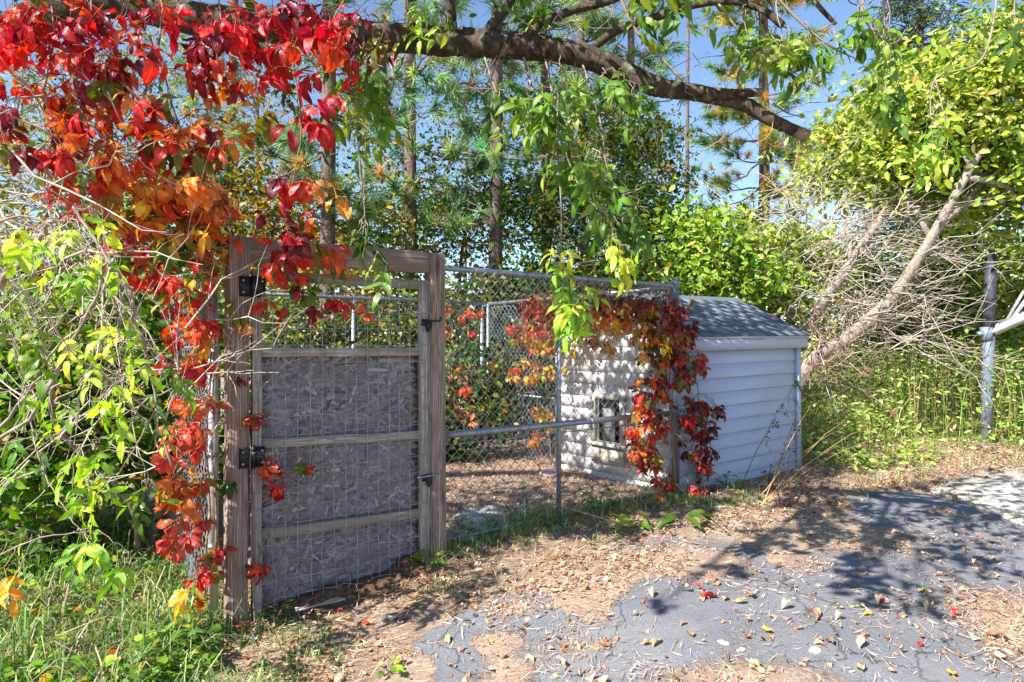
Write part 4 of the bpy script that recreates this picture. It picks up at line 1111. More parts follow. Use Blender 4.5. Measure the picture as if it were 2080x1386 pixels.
# creeper draped along the top rail of the front panel
stems = [([K(0.08, 0.05, 1.80), KZ(1300, 588, 0.02), KZ(1220, 580, 0.02), KZ(1140, 574, 0.02), KZ(1060, 590, 0.0)], 0.006, 0.003), ([KZ(1240, 584, 0.02), KZ(1230, 640, 0.01), KZ(1210, 700, 0.0)], 0.004, 0.002), ([KZ(1150, 578, 0.02), KZ(1130, 640, 0.0), KZ(1110, 690, 0.0)], 0.004, 0.002), ([K(0.1, 0.03, 1.80), KZ(1340, 700, 0.02), KZ(1330, 860, 0.03), KZ(1320, 960, 0.03)], 0.005, 0.002)]
vine('rail_creeper', 'rust and green creeper draped over the top rail between the middle post and the corner', 'vine', K(0.08, 0.05, 1.80), stems, M_DRYSTEM, CREEPER, [
    (1290, 610, 70, 28, -0.1, 0.08, 40, 'maroon'), (1210, 615, 70, 28, -0.2, 0.05, 38, 'redorange'), (1120, 620, 65, 30, -0.3, 0.03, 34, 'redorange'), (1085, 670, 50, 30, -0.4, 0.0, 18, 'gold'), (1240, 670, 70, 30, -0.2, 0.03, 26, 'gold'), (1330, 690, 40, 40, -0.05, 0.1, 22, 'maroon'), (1320, 800, 35, 60, -0.05, 0.08, 26, 'maroon'), (1310, 890, 35, 50, -0.05, 0.08, 24, 'redorange'), (1390, 700, 25, 60, 0.02, 0.2, 22, 'maroon'), (1410, 880, 30, 70, 0.05, 0.2, 26, 'maroon')],
    scale=(0.55, 1.0), sampler=smp, spread=1.1, colour_k=0.8, berries=48)

# ---------------------------------------------------------------- box elder limb overhead
def limb(g, pts, r0, r1, k=10, m=6, jit=0.05):
    if r0 > 0.03: k = 22; m = 22
    sp = smooth_path(pts, m); n = len(sp)
    r = (0.88 if r0 > 0.03 else 1.0) * np.linspace(r0, r1, n) * (1 + (rng.normal(0, jit, n) if r0 <= 0.03 else 0.10 * (vnoise(np.arange(n) * 1.0, np.zeros(n), int(r0 * 1000), 16.0) - 0.5)))
    i0 = sum(len(v_) for v_ in g.V)
    g.tube(sp, r, k)
    if r0 > 0.03:                                     # ridged, knobbly bark
        V_ = g.V[-1]; V_[:n * k] += (rng.normal(0, 1, (n * k, 1)) * 0.03 + 0.18 * (vnoise(np.repeat(np.arange(n), k) * 0.16, np.tile(np.arange(k), n) * 1.0, 77, 1.0)[:, None] - 0.5) + 0.14 * (vnoise(np.repeat(np.arange(n), k) * 0.06, np.tile(np.arange(k), n) * 0.4, 78, 1.0)[:, None] - 0.5)) * (V_[:n * k] - np.repeat(sp, k, 0))
    return sp
LB = P(-520, 700, 4.7); LB[2] = gz(LB[0], LB[1]) - 0.1
def Pb(px, py, d): return P(px, py, d * 1.13)
bt = empty('boxelder_tree', LB, 'big box elder limb with sawn stub ends reaching across the top of the picture', 'tree')
g = Geo(); limb(g, [LB, LB + [0.1, 0, 0.9], LB + [0.35, -0.1, 1.9], LB + [0.9, -0.25, 2.75]], 0.20, 0.15, 12); g.build('trunk', M_BARK, bt, LB, smooth=True)
pool = []
g = Geo(); top_ = LB + [0.9, -0.25, 2.75]
pool.append(limb(g, [top_, Pb(120, 20, 3.75), Pb(420, 40, 3.6), Pb(700, 72, 3.5), Pb(860, 82, 3.45), Pb(1000, 92, 3.4), Pb(1100, 98, 3.4), Pb(1190, 115, 3.35), Pb(1270, 150, 3.35), Pb(1340, 178, 3.3), Pb(1420, 190, 3.3), Pb(1500, 208, 3.25), Pb(1570, 245, 3.2), Pb(1638, 275, 3.2)], 0.125, 0.030, 12, 6, 0.06))
g.build('limb', M_BARK, bt, LB, smooth=True)
g = Geo(); limb(g, [Pb(1330, 176, 3.3), Pb(1400, 184, 3.27), Pb(1480, 190, 3.22), Pb(1545, 188, 3.2)], 0.045, 0.022, 9, 5, 0.08); g.build('broken_stub', M_BARK, bt, LB, smooth=True)
for (a, b, r) in (((1615, 266, 3.2), (1641, 277, 3.2), 0.034), ((1490, 189, 3.22), (1547, 188, 3.2), 0.0245)):
    g = Geo(); g.tube([Pb(*a), Pb(*b)], [r, r * 0.98], 10); g.build('bare_end', M_BARK_CUT, bt, LB, smooth=True)
BR = [([(918, 80, 3.45), (914, 0, 3.4), (900, -160, 3.3), (860, -420, 3.2)], 0.040, 0.02), ([(980, 80, 3.4), (1008, 40, 3.35), (1045, -10, 3.3), (1120, -160, 3.1), (1200, -420, 2.9)], 0.036, 0.015),
      ([(1055, 90, 3.4), (1100, 50, 3.35), (1160, 22, 3.3), (1270, -12, 3.2), (1420, -120, 3.0), (1600, -300, 2.8)], 0.036, 0.014), ([(1190, 112, 3.35), (1250, 64, 3.3), (1330, 36, 3.2), (1400, 12, 3.1), (1480, 2, 3.0), (1545, 18, 2.95), (1590, 52, 2.9)], 0.026, 0.018),
      ([(1255, -20, 3.1), (1290, 60, 3.1), (1345, 120, 3.1), (1387, 165, 3.1)], 0.010, 0.006), ([(1560, -30, 2.9), (1610, 30, 2.9), (1680, 90, 2.9), (1735, 118, 2.9)], 0.009, 0.003),
      ([(1630, -30, 3.0), (1665, 15, 3.0), (1698, 50, 3.0)], 0.014, 0.010), ([(1740, -60, 2.9), (1760, 30, 2.9), (1810, 90, 2.9), (1840, 60, 2.9)], 0.007, 0.002), ([(2030, -60, 3.0), (2015, 60, 3.0), (1985, 130, 3.0), (1900, 160, 3.0), (1890, 240, 3.0)], 0.007, 0.003),
      ([(1460, 8, 3.0), (1500, 60, 3.0), (1560, 110, 3.0), (1605, 130, 3.0)], 0.007, 0.003), ([(1505, 190, 3.2), (1500, 150, 3.2), (1540, 90, 3.1), (1560, 70, 3.1)], 0.010, 0.004), ([(1570, 210, 3.2), (1600, 230, 3.2), (1640, 240, 3.2)], 0.006, 0.002),
      ([(980, 100, 3.4), (995, 150, 3.35), (1010, 190, 3.3)], 0.009, 0.004), ([(1062, 110, 3.4), (1075, 160, 3.3), (1090, 200, 3.2), (1130, 260, 3.1), (1160, 340, 3.0), (1190, 400, 2.95), (1250, 450, 2.9)], 0.009, 0.003), ([(740, 85, 3.4), (720, 160, 3.2), (690, 240, 3.1), (640, 310, 3.0)], 0.006, 0.003),
      ([(1105, 110, 3.4), (1120, 180, 3.3), (1130, 280, 3.2), (1140, 420, 3.1), (1140, 520, 3.05), (1150, 620, 3.0)], 0.007, 0.0025), ([(1180, 120, 3.35), (1220, 250, 3.2), (1230, 360, 3.1), (1240, 430, 3.0)], 0.007, 0.0025),
      ([(2070, -60, 2.6), (2060, 20, 2.6), (2070, 60, 2.6)], 0.004, 0.002), ([(780, 95, 3.4), (800, 170, 3.2), (760, 250, 3.1), (730, 300, 3.0), (740, 420, 3.0), (745, 500, 3.0)], 0.005, 0.002), ([(1900, 160, 3.0), (1920, 250, 3.0), (1915, 300, 3.0)], 0.004, 0.002)]
for pts, r0, r1 in BR:
    g = Geo(); sp = limb(g, [Pb(*q) for q in pts], r0, r1, 8 if r0 > 0.012 else 5, 6, 0.03); pool.append(sp)
    g.build('branch', M_BARK if r0 > 0.012 else M_TWIG, bt, LB, smooth=True)
g = Geo()
main_ = np.concatenate(pool)
for _ in range(150):                                     # bare twigs
    q = main_[rng.integers(len(main_))]
    px = 1040 + q[0] / q[1] * F
    if px < 560: continue
    d = rng.normal(0, 1, 3) * [1, 0.5, 0.8]; d /= np.linalg.norm(d)
    L = 0.15 + 0.45 * rng.random()
    pa = bez(q, q + d * L, 0.03 * rng.normal(), 6, 0.012)
    g.tube(pa, np.linspace(0.0035, 0.0012, 6), 4, cap=False); pool.append(pa[3:])
pool = np.concatenate(pool)
regs = [(1040, 200, 45, 50, 3.0, 3.35, 14, 'green'), (1130, 210, 70, 60, 2.95, 3.3, 34, 'green'), (1160, 290, 60, 40, 2.9, 3.2, 18, 'green'), (1210, 350, 35, 50, 2.9, 3.1, 14, 'green'), (1245, 440, 50, 45, 2.85, 3.1, 20, 'green'), (1250, 510, 50, 25, 2.85, 3.0, 9, 'limegreen'),
        (1140, 510, 25, 30, 2.95, 3.1, 7, 'limegreen'), (1160, 590, 35, 30, 2.9, 3.1, 10, 'limegreen'), (1160, 640, 30, 22, 2.9, 3.05, 7, 'limegreen'), (1250, 160, 60, 30, 3.0, 3.3, 10, 'green'), (1300, 190, 40, 40, 3.1, 3.3, 7, 'green'),
        (1530, 60, 55, 35, 2.8, 3.1, 16, 'green'), (1600, 90, 50, 25, 2.8, 3.0, 12, 'green'), (1660, 70, 40, 30, 2.85, 3.0, 10, 'green'), (1760, 40, 50, 30, 2.8, 3.0, 14, 'green'), (1800, 130, 35, 60, 2.8, 3.0, 11, 'green'), (1790, 200, 25, 30, 2.8, 3.0, 4, 'green'),
        (1900, 240, 25, 30, 2.9, 3.05, 5, 'limegreen'), (1915, 290, 25, 18, 2.9, 3.05, 6, 'limegreen'), (2060, 20, 25, 20, 2.5, 2.7, 4, 'green'), (760, 170, 50, 60, 2.9, 3.2, 13, 'green'), (700, 130, 60, 40, 3.0, 3.2, 9, 'green'), (680, 230, 50, 35, 3.0, 3.2, 8, 'green'),
        (770, 250, 35, 35, 2.95, 3.2, 7, 'green'), (860, 30, 60, 30, 3.2, 3.5, 8, 'limegreen'), (1090, 10, 60, 25, 3.2, 3.4, 8, 'green'), (1330, 10, 60, 25, 3.0, 3.3, 9, 'green'), (740, 480, 20, 40, 2.9, 3.05, 5, 'darkgreen'), (770, 530, 18, 20, 2.9, 3.05, 3, 'green'), (560, 200, 80, 60, 3.0, 3.2, 9, 'green')]
pts, pals = regions(regs, Pb)
for p, pal in zip(pts, pals):
    d = ((pool - (p + [0, 0, 0.05])) ** 2).sum(1); q = pool[d.argmin()]
    pa = bez(q, p, -0.1 * min(np.linalg.norm(p - q), 0.4), 5, 0.006)
    g.tube(pa, np.linspace(0.0032, 0.0016, 5), 4, cap=False); pool = np.concatenate([pool, pa[2:]])
    hang_leaf('leaf', BOXELDER, p, 0.8 + 0.5 * rng.random(), pick_colour(pal), bt, 1.1, 0.0)
g.build('twigs', M_TWIG, bt, LB, smooth=True, kind='stuff')

# ---------------------------------------------------------------- leaf clouds
T6 = np.array([(0, 0, 0), (0.32, 0.27, 0.05), (0.70, 0.20, 0.03), (1, 0, -0.08), (0.70, -0.20, 0.03), (0.32, -0.27, 0.05)])
T6F = np.array([(0, 1, 2, 3), (0, 3, 4, 5)])
def norm(a): return a / (np.linalg.norm(a, axis=-1, keepdims=True) + 1e-9)
def leaf_cloud(g, pos, size, cols, droop=0.5, light=0.5, width=1.0, flat=0.0):
    """many small folded leaves; light = how far the blades turn towards the sun side"""
    n = len(pos)
    xd = rng.normal(0, 1, (n, 3)); xd[:, 2] = xd[:, 2] * (0.5 - 0.4 * flat) - droop; xd = norm(xd)
    zd = rng.normal(0, 1, (n, 3)) * (1 - 0.6 * flat) + light * np.array([S_DIR.x, S_DIR.y, S_DIR.z + 0.3 + 2 * flat]) * 1.6
    zd = norm(zd - xd * (xd * zd).sum(1, keepdims=True)); yd = np.cross(zd, xd)
    sz = (size * (0.4 + 1.1 * rng.random(n)))[:, None, None]
    T = T6
    V = pos[:, None, :] + sz * (T[None, :, 0:1] * xd[:, None, :] + T[None, :, 1:2] * width * yd[:, None, :] + T[None, :, 2:3] * zd[:, None, :])
    Fq = (T6F[None] + 6 * np.arange(n)[:, None, None]).reshape(-1, 4)
    g.add(V.reshape(-1, 3), Fq, None, np.repeat(cols, 6, 0))
def palette_cols(pal, n, patch=None, k=1.0, var=0.25):
    P_ = np.array(pal); w = P_[:, 3] / P_[:, 3].sum() if P_.shape[1] == 4 else None
    i = rng.choice(len(P_), n, p=w)
    if patch is not None:
        j = rng.choice(len(P_), patch.max() + 1, p=w)
        i = np.where(rng.random(n) < 0.55, j[patch], i)
    c = P_[i, :3] * (1 + var * rng.normal(0, 1, (n, 1))).clip(0.45, 1.7) * (1 + 0.06 * rng.normal(0, 1, (n, 3)))
    return np.clip(c * k, 0.004, 0.85)
def pal(*rows): return [(*srgb(r, g, b), w) for r, g, b, w in rows]
P_UNDER = pal((74, 98, 34, 4), (100, 122, 42, 3), (134, 148, 56, 2.4), (160, 112, 44, 0.5), (176, 150, 62, 0.9), (140, 76, 40, 0.3))
P_AUTUMN = pal((66, 86, 26, 3), (168, 116, 46, 1.0), (180, 152, 66, 2), (120, 126, 44, 3), (150, 84, 42, 0.5))
P_DARK = pal((48, 72, 24, 4), (64, 92, 28, 3), (92, 112, 34, 1.4), (140, 132, 44, 0.6), (160, 92, 30, 0.3))
P_LIME = pal((150, 168, 62, 3), (174, 184, 84, 3), (122, 146, 52, 3), (190, 188, 108, 1.4), (92, 116, 42, 2), (196, 160, 80, 0.3))
P_BRIGHT = pal((118, 152, 48, 3), (148, 172, 64, 3), (90, 122, 38, 3), (182, 188, 92, 1.2))
P_LEFT = pal((96, 134, 40, 3), (120, 156, 50, 2.5), (70, 102, 32, 3), (150, 166, 60, 1.2), (180, 150, 50, 0.5), (190, 110, 40, 0.25))
P_WEED = pal((134, 164, 68, 3), (164, 182, 92, 2.5), (106, 140, 56, 2.5), (194, 190, 124, 1.6), (166, 136, 100, 0.7))
P_NEEDLE = pal((104, 140, 92, 3), (128, 160, 104, 3), (154, 174, 108, 2), (84, 122, 92, 2), (196, 160, 92, 0.4))
P_NEEDLE_Y = pal((104, 136, 80, 3), (136, 158, 84, 3), (206, 160, 70, 1.3), (190, 176, 92, 1.6))

def tree(name, label, cat, base, blobs, palette, n, leaf, bark, r0=0.06, group=None, clump=0.28, nclump=26, light=0.5, droop=0.5, lean=None, width=1.0, twig=0.006, stems=1, twig_mat=None, k=1.0):
    """trunk + limbs to each blob (centre, radii); twigs to leaf clumps; leaves around the clumps"""
    base = np.asarray(base, float)
    root = empty(name, base, label, cat, group)
    gt_ = Geo(); gw = Geo(); gl = Geo()
    blobs = [(np.asarray(c, float), np.asarray(r, float)) for c, r in blobs]
    vol = np.array([np.prod(r) ** 0.8 for _, r in blobs]); vol /= vol.sum()
    ctr = sum(c for c, _ in blobs) / len(blobs)
    if lean is not None: path = [np.asarray(q, float) for q in lean]
    else:
        path = [base, base + (ctr - base) * [0.15, 0.15, 0.35] + rng.normal(0, 0.04, 3), base + (ctr - base) * [0.6, 0.6, 0.8] + rng.normal(0, 0.08, 3), ctr + [0, 0, 0.2]]
    for s_ in range(stems):
        off = np.array([rng.normal(0, 0.12), rng.normal(0, 0.12), 0]) if s_ else np.zeros(3)
        sp = smooth_path([q + off * (1 + 1.5 * i) for i, q in enumerate(path)], 6)
        gt_.tube(sp, np.linspace(r0 * (1 if s_ == 0 else 0.7), r0 * 0.35, len(sp)), 9)
    clumps = []; cid = 0
    for (c, r), w in zip(blobs, vol):
        q = sp[min(len(sp) - 1, max(2, int(len(sp) * (0.45 + 0.5 * rng.random()))))]
        pa = bez(q, c, -0.06, 6, 0.03); gt_.tube(pa, np.linspace(r0 * 0.4, r0 * 0.12, 6), 6)
        m = max(4, int(nclump * len(blobs) * w))
        d = norm(rng.normal(0, 1, (m, 3))); rad = (0.35 + 0.65 * rng.random((m, 1)) ** 0.5)
        cc = c + d * rad * r
        for q2 in cc:
            pb = bez(pa[rng.integers(2, 6)], q2, -0.04, 5, 0.03); gw.tube(pb, np.linspace(twig, twig * 0.35, 5), 4, cap=False)
        clumps.append(cc)
    clumps = np.concatenate(clumps); nc = len(clumps)
    ci = rng.integers(0, nc, n)
    csz = clump * (0.5 + 0.9 * rng.random(nc))
    pos = clumps[ci] + rng.normal(0, 1, (n, 3)) * csz[ci][:, None] * [1, 1, 0.75]
    pos[:, 2] = np.maximum(pos[:, 2], gz(pos[:, 0], pos[:, 1]) + 0.02)
    leaf_cloud(gl, pos, np.full(n, leaf), palette_cols(palette, n, ci, k), droop, light, width)
    gt_.build('trunk', bark, root, base, smooth=True)
    gw.build('twigs', twig_mat or M_TWIG, root, base, smooth=True, kind='stuff')
    gl.build('crown', M_LC, root, base, kind='stuff')
    return root
def blob(px, py, d, rx, ry, rd):
    """ellipsoid seen at a pixel, half-axes in pixels across/up and metres in depth"""
    return (P(px, py, d), (rx / F * d, rd, ry / F * d))
def gbase(px, d, dz=-0.05):
    q = P(px, 700, d); q[2] = gz(q[0], q[1]) + dz
    return q

# upper crown of the overhead tree: the part that shades the shed, the drive and the gate
g = Geo(); gl = Geo()
S_ = np.array(S_DIR)
top_pool = np.concatenate([smooth_path([Pb(*q) for q in b[0]], 6) for b in BR[:4]])
shade = [((2.2, 3.64, -0.1), 4.8, 0.13, 60), ((2.15, 3.95, -0.1), 4.8, 0.13, 60), ((2.3, 4.3, -0.1), 4.9, 0.16, 90), ((2.64, 4.7, -0.1), 5.0, 0.22, 150), ((3.1, 4.5, -0.1), 5.0, 0.18, 110), ((2.95, 5.05, -0.1), 5.1, 0.24, 150), ((1.42, 4.1, -0.1), 4.9, 0.07, 26), ((0.85, 3.57, -0.1), 4.7, 0.05, 16),
         ((2.0, 4.75, -0.1), 5.0, 0.2, 90), ((2.7, 5.8, -0.1), 5.2, 0.3, 200), ((3.6, 5.6, -0.1), 5.3, 0.3, 190), ((4.1, 6.2, -0.1), 5.5, 0.35, 170), ((5.0, 6.6, -0.1), 5.6, 0.4, 150), ((4.7, 5.8, -0.1), 5.4, 0.25, 80), ((3.9, 4.9, -0.1), 5.2, 0.2, 70),
         ((1.9, 6.2, 0.9), 5.2, 0.40, 460), ((2.5, 6.6, 1.1), 5.4, 0.40, 460), ((2.95, 6.95, 1.15), 5.6, 0.34, 340), ((1.8, 6.1, 0.4), 5.6, 0.34, 320), ((2.4, 6.6, 0.5), 5.8, 0.34, 300), ((2.0, 6.9, 1.6), 5.2, 0.3, 170), ((2.9, 7.5, 1.6), 5.5, 0.3, 150), ((3.1, 7.0, 0.45), 6.0, 0.2, 60),
         ((-0.2, 5.9, 0.3), 5.0, 0.5, 260), ((0.9, 6.6, 0.8), 4.9, 0.5, 200), ((-0.9, 4.0, 1.2), 4.4, 0.35, 120), ((1.1, 6.3, 0.7), 5.0, 0.35, 200), ((0.7, 6.9, 0.5), 5.2, 0.35, 200), ((0.9, 6.6, 1.2), 5.0, 0.3, 140), ((0.2, 5.6, 0.0), 5.2, 0.45, 260), ((0.9, 5.9, 0.0), 5.2, 0.4, 220), ((-0.6, 5.3, 0.0), 5.0, 0.4, 200)]
for G_, t_, rad, n_ in shade:
    c = np.array(G_) + t_ * S_
    zmin = CAMH + 0.56 * c[1] + rad * 0.9
    if c[2] < zmin: c = np.array(G_) + S_ * ((zmin - G_[2] + 0.56 * 0.0) / S_[2])
    d_ = ((top_pool - c) ** 2).sum(1); q = top_pool[d_.argmin()]
    pa = bez(q, c, -0.15, 7, 0.05); g.tube(pa, np.linspace(0.014, 0.004, 7), 5)
    sub = c + rng.normal(0, 1, (7, 3)) * rad * 0.6
    for sb in sub: g.tube(bez(pa[4], sb, -0.03, 4, 0.02), np.linspace(0.004, 0.0015, 4), 4, cap=False)
    si = rng.integers(0, 7, n_)
    pos = sub[si] + rng.normal(0, 1, (n_, 3)) * rad * 0.42
    leaf_cloud(gl, pos, np.full(n_, 0.095), palette_cols([(*c_, 1) for c_ in PAL['green']], n_), 0.7, 0.4)
g.build('upper_branches', M_TWIG, bt, LB, smooth=True, kind='stuff')
gl.build('upper_crown', M_LC, bt, LB, kind='stuff')

# ---------------------------------------------------------------- box elder shoots at the left edge
lb = gbase(40, 3.3)
stems = [([P(-260, 1100, 3.2), P(-100, 960, 3.0), P(60, 850, 2.9), P(130, 720, 2.85), P(190, 610, 2.8), P(215, 520, 2.8)], 0.011, 0.005), ([P(-200, 1000, 3.3), P(0, 870, 3.2), P(90, 740, 3.1), P(170, 650, 3.0), P(230, 560, 2.95)], 0.010, 0.004),
         ([P(-140, 660, 2.7), P(0, 575, 2.6), P(70, 505, 2.55), P(110, 450, 2.5)], 0.017, 0.008), ([P(150, 420, 2.8), P(258, 590, 2.7), P(275, 660, 2.7), P(300, 720, 2.7), P(318, 830, 2.7), P(318, 900, 2.7)], 0.007, 0.003),
         ([P(318, 830, 2.7), P(280, 900, 2.7), P(230, 980, 2.7)], 0.004, 0.002), ([P(60, 850, 2.9), P(90, 960, 2.8), P(150, 1060, 2.7), P(200, 1120, 2.65)], 0.004, 0.002), ([P(-60, 480, 2.5), P(40, 440, 2.5), P(110, 460, 2.5)], 0.006, 0.003), ([P(-100, 1180, 2.7), P(60, 1100, 2.6), P(180, 1080, 2.6)], 0.004, 0.002)]
vine('boxelder_shoots', 'arching box elder shoots with lime green leaves at the left edge', 'shrub', lb, [([lb, (lb + P(-260, 1100, 3.2)) / 2, P(-260, 1100, 3.2)], 0.014, 0.011)] + stems, M_TWIG, BOXELDER, [
    (70, 470, 80, 30, 2.4, 2.6, 8, 'limegreen'), (150, 440, 60, 30, 2.5, 2.7, 5, 'limegreen'), (215, 525, 45, 30, 2.7, 2.9, 7, 'limegreen'), (130, 560, 50, 30, 2.7, 2.9, 3, 'limegreen'), (260, 650, 45, 25, 2.65, 2.8, 6, 'limegreen'), (240, 740, 50, 35, 2.6, 2.8, 7, 'limegreen'), (180, 680, 50, 35, 2.7, 2.9, 4, 'limegreen'),
    (230, 810, 50, 30, 2.6, 2.8, 7, 'limegreen'), (100, 800, 70, 60, 2.7, 3.0, 7, 'limegreen'), (180, 900, 60, 35, 2.6, 2.8, 6, 'limegreen'), (340, 760, 30, 40, 2.7, 3.0, 5, 'green'), (50, 900, 60, 40, 2.7, 3.0, 5, 'green'), (180, 990, 50, 30, 2.6, 2.75, 7, 'limegreen'), (190, 1090, 50, 30, 2.55, 2.7, 8, 'limegreen'),
    (230, 1150, 50, 25, 2.55, 2.7, 5, 'limegreen'), (60, 1070, 40, 25, 2.6, 2.8, 3, 'green'), (40, 670, 50, 60, 2.7, 3.0, 5, 'green'), (300, 1000, 30, 30, 2.7, 2.9, 3, 'green'), (20, 1150, 30, 30, 2.5, 2.7, 2, 'gold'), (340, 850, 25, 25, 2.8, 3.0, 2, 'limegreen')],
    scale=(0.65, 1.1), spread=0.9, twig_r=0.002, face=-0.2)

# dead twig thicket at the left
def thicket(name, label, cat, base, n, sampler, L, r, mat, flat=0.7, dirmean=(0, 0, 0), group=None, sub=3):
    root = empty(name, base, label, cat, group); g = Geo()
    for _ in range(n):
        a = sampler()
        d = norm(rng.normal(0, 1, 3) * [1, 0.6, flat] + np.asarray(dirmean)); l = L * (0.4 + 0.9 * rng.random())
        b = a + d * l
        pa = bez(a, b, rng.normal(0, 0.08 * l), 7, 0.022 * l); g.tube(pa, np.linspace(r, r * 0.3, 7) * (0.6 + 0.8 * rng.random()), 4, cap=False)
        for _k in range(sub):
            i = rng.integers(1, 6); d2 = norm(d + rng.normal(0, 0.55, 3)); l2 = l * (0.2 + 0.35 * rng.random())
            g.tube(bez(pa[i], pa[i] + d2 * l2, rng.normal(0, 0.05 * l2), 5, 0.02 * l2), np.linspace(r * 0.5, r * 0.2, 5), 4, cap=False)
    g.build('dead_twigs', mat, root, base, smooth=True, kind='stuff'); return root
thicket('dead_brush', 'tangle of pale dead twigs behind the lime green shoots at far left', 'brush', gbase(60, 4.2), 150, lambda: P(rng.uniform(-80, 240), rng.uniform(150, 620), rng.uniform(3.0, 4.6)), 0.75, 0.0055, M_DEADTWIG, 0.9)
thicket('dead_brush', 'sparse dead stems crossing the dark bush at left', 'brush', gbase(160, 3.8), 60, lambda: P(rng.uniform(-20, 380), rng.uniform(560, 960), rng.uniform(3.0, 3.8)), 0.7, 0.005, M_DEADTWIG, 0.8, (0.3, 0, 0.3))

# ---------------------------------------------------------------- bushes at the left
tree('leafy_bush', 'dense green bush filling the left edge below the dead twigs', 'bush', gbase(60, 4.8), [blob(20, 720, 4.6, 150, 130, 0.5), blob(120, 800, 4.4, 140, 140, 0.5), blob(-60, 860, 4.4, 140, 140, 0.5), blob(40, 950, 4.2, 160, 90, 0.5)], P_LEFT, 5200, 0.085, M_TWIG, 0.03, clump=0.16, nclump=34, light=0.7, stems=3, group='bushes beside the kennel')
tree('leafy_bush', 'dark leafy bush against the left side of the kennel mesh', 'bush', gbase(300, 4.6), [blob(230, 640, 4.9, 110, 100, 0.4), blob(290, 760, 4.6, 110, 110, 0.4), blob(340, 880, 4.4, 70, 90, 0.3), blob(240, 880, 4.3, 110, 90, 0.4), blob(370, 660, 5.2, 70, 110, 0.4)], P_LEFT, 5200, 0.08, M_TWIG, 0.03, clump=0.15, nclump=34, light=0.6, stems=3, group='bushes beside the kennel')
tree('small_tree', 'thin tree with olive leaves and sky behind it above the left bushes', 'tree', gbase(120, 9), [blob(60, 330, 9, 150, 120, 0.9), blob(220, 420, 9, 140, 110, 0.9), blob(60, 540, 8.5, 150, 110, 0.8), blob(320, 520, 9, 100, 120, 0.8)], P_UNDER, 4600, 0.11, M_GREYBARK, 0.08, clump=0.3, nclump=24, group='understory trees behind the kennel')

# ---------------------------------------------------------------- pines
def pine(px, d, wpx, label, z0=3.2, z1=12.0, tufts=230, lean_px=0, pal_=P_NEEDLE, blen=2.0, seed=0, side=None, dense=1):
    b = gbase(px, d, -0.2); root = empty('pine_tree', b, label, 'tree', 'pines behind the kennel')
    r0 = wpx / F * d / 2; tp = b + [lean_px / F * d, 0, 15.0]
    g = Geo(); sp = smooth_path([b, b + (tp - b) * 0.3 + rng.normal(0, 0.05, 3) * [1, 1, 0], b + (tp - b) * 0.65 + rng.normal(0, 0.08, 3) * [1, 1, 0], tp], 8)
    g.tube(sp, np.linspace(r0 * 1.12, r0 * 0.45, len(sp)) * (1 + rng.normal(0, 0.03, len(sp))), 12); g.build('trunk', M_PINEBARK, root, b, smooth=True)
    gb = Geo(); tc = []
    z = z0
    while z < z1:
        q = b + (tp - b) * ((z - b[2]) / 15.0)
        for _ in range(rng.integers(2, 5) * dense):
            a = rng.random() * 6.283
            if side is not None and rng.random() < 0.7: a = rng.normal(side, 0.7)
            l = blen * (0.5 + 0.7 * rng.random()) * (1 - 0.03 * z)
            e = q + [l * math.cos(a), l * math.sin(a), 0.25 * l * rng.normal(0.4, 0.6)]
            pa = bez(q, e, 0.10 * l, 7, 0.03); gb.tube(pa, np.linspace(0.022, 0.006, 7), 5, cap=False)
            for _k in range(10):
                i = rng.integers(2, 7); e2 = pa[i] + norm(pa[-1] - pa[0] + rng.normal(0, 0.9, 3) * l * 0.6) * 0.45 * l * rng.random()
                gb.tube(bez(pa[i], e2, -0.03, 4, 0.01), np.linspace(0.008, 0.004, 4), 4, cap=False); tc.append((e2, norm(e2 - pa[i] + 1e-6 + np.array([0, 0, 0.25 * l * 0.4]))))
        for _ in range(2):                                 # dead snags
            a = rng.random() * 6.283; l = 0.5 + 0.9 * rng.random()
            gb.tube(bez(q, q + [l * math.cos(a), l * math.sin(a), -0.1 * l], 0.05, 5, 0.03), np.linspace(0.010, 0.003, 5), 4, cap=False)
        z += 0.42 + 0.2 * rng.random()
    zz_ = 0.8
    while zz_ < z0:
        q = b + (tp - b) * ((zz_ - b[2]) / 15.0); a = rng.random() * 6.283; l = 0.3 + 0.8 * rng.random()
        gb.tube(bez(q, q + [l * math.cos(a), l * math.sin(a), -0.05 * l], 0.05, 5, 0.03), np.linspace(0.010, 0.003, 5), 4, cap=False); zz_ += 0.25
    gb.build('branches', M_PINEBARK, root, b, kind='stuff')
    idx_ = rng.permutation(len(tc))[:tufts]; gn = Geo(); m = 60
    ctr = np.array([tc[i][0] for i in idx_]); ax = np.array([tc[i][1] for i in idx_]); n = len(ctr)
    dirs = norm(ax[:, None, :] * 0.75 + rng.normal(0, 0.62, (n, m, 3))); L = 0.23 * (0.7 + 0.5 * rng.random((n, m, 1))) * (0.8 + 0.5 * rng.random((n, 1, 1)))
    st = ctr[:, None, :] - ax[:, None, :] * 0.14 * rng.random((n, m, 1)); en = st + dirs * L; en[..., 2] -= 0.02
    sd = norm(np.cross(dirs, rng.normal(0, 1, (n, m, 3)))) * 0.0085
    V = np.stack([st - sd, st + sd, en], 2).reshape(-1, 3)
    pc = palette_cols(pal_, n, None, 1.0, 0.2)
    cols = np.repeat(pc, m * 3, 0) * (1 + 0.15 * rng.normal(0, 1, (n * m, 1))).repeat(3, 0).clip(0.6, 1.5)
    gn.add(V, None, np.arange(len(V)).reshape(-1, 3), cols); gn.build('needles', M_NEEDLE, root, b, kind='stuff')
pine(470, 11.5, 22, 'pine trunk rising just left of the taller gatepost', 3.4, 8.0, 170, blen=1.5)
pine(660, 9.4, 32, 'pine trunk rising above the middle of the gate header beam', 3.1, 6.8, 120, blen=1.3)
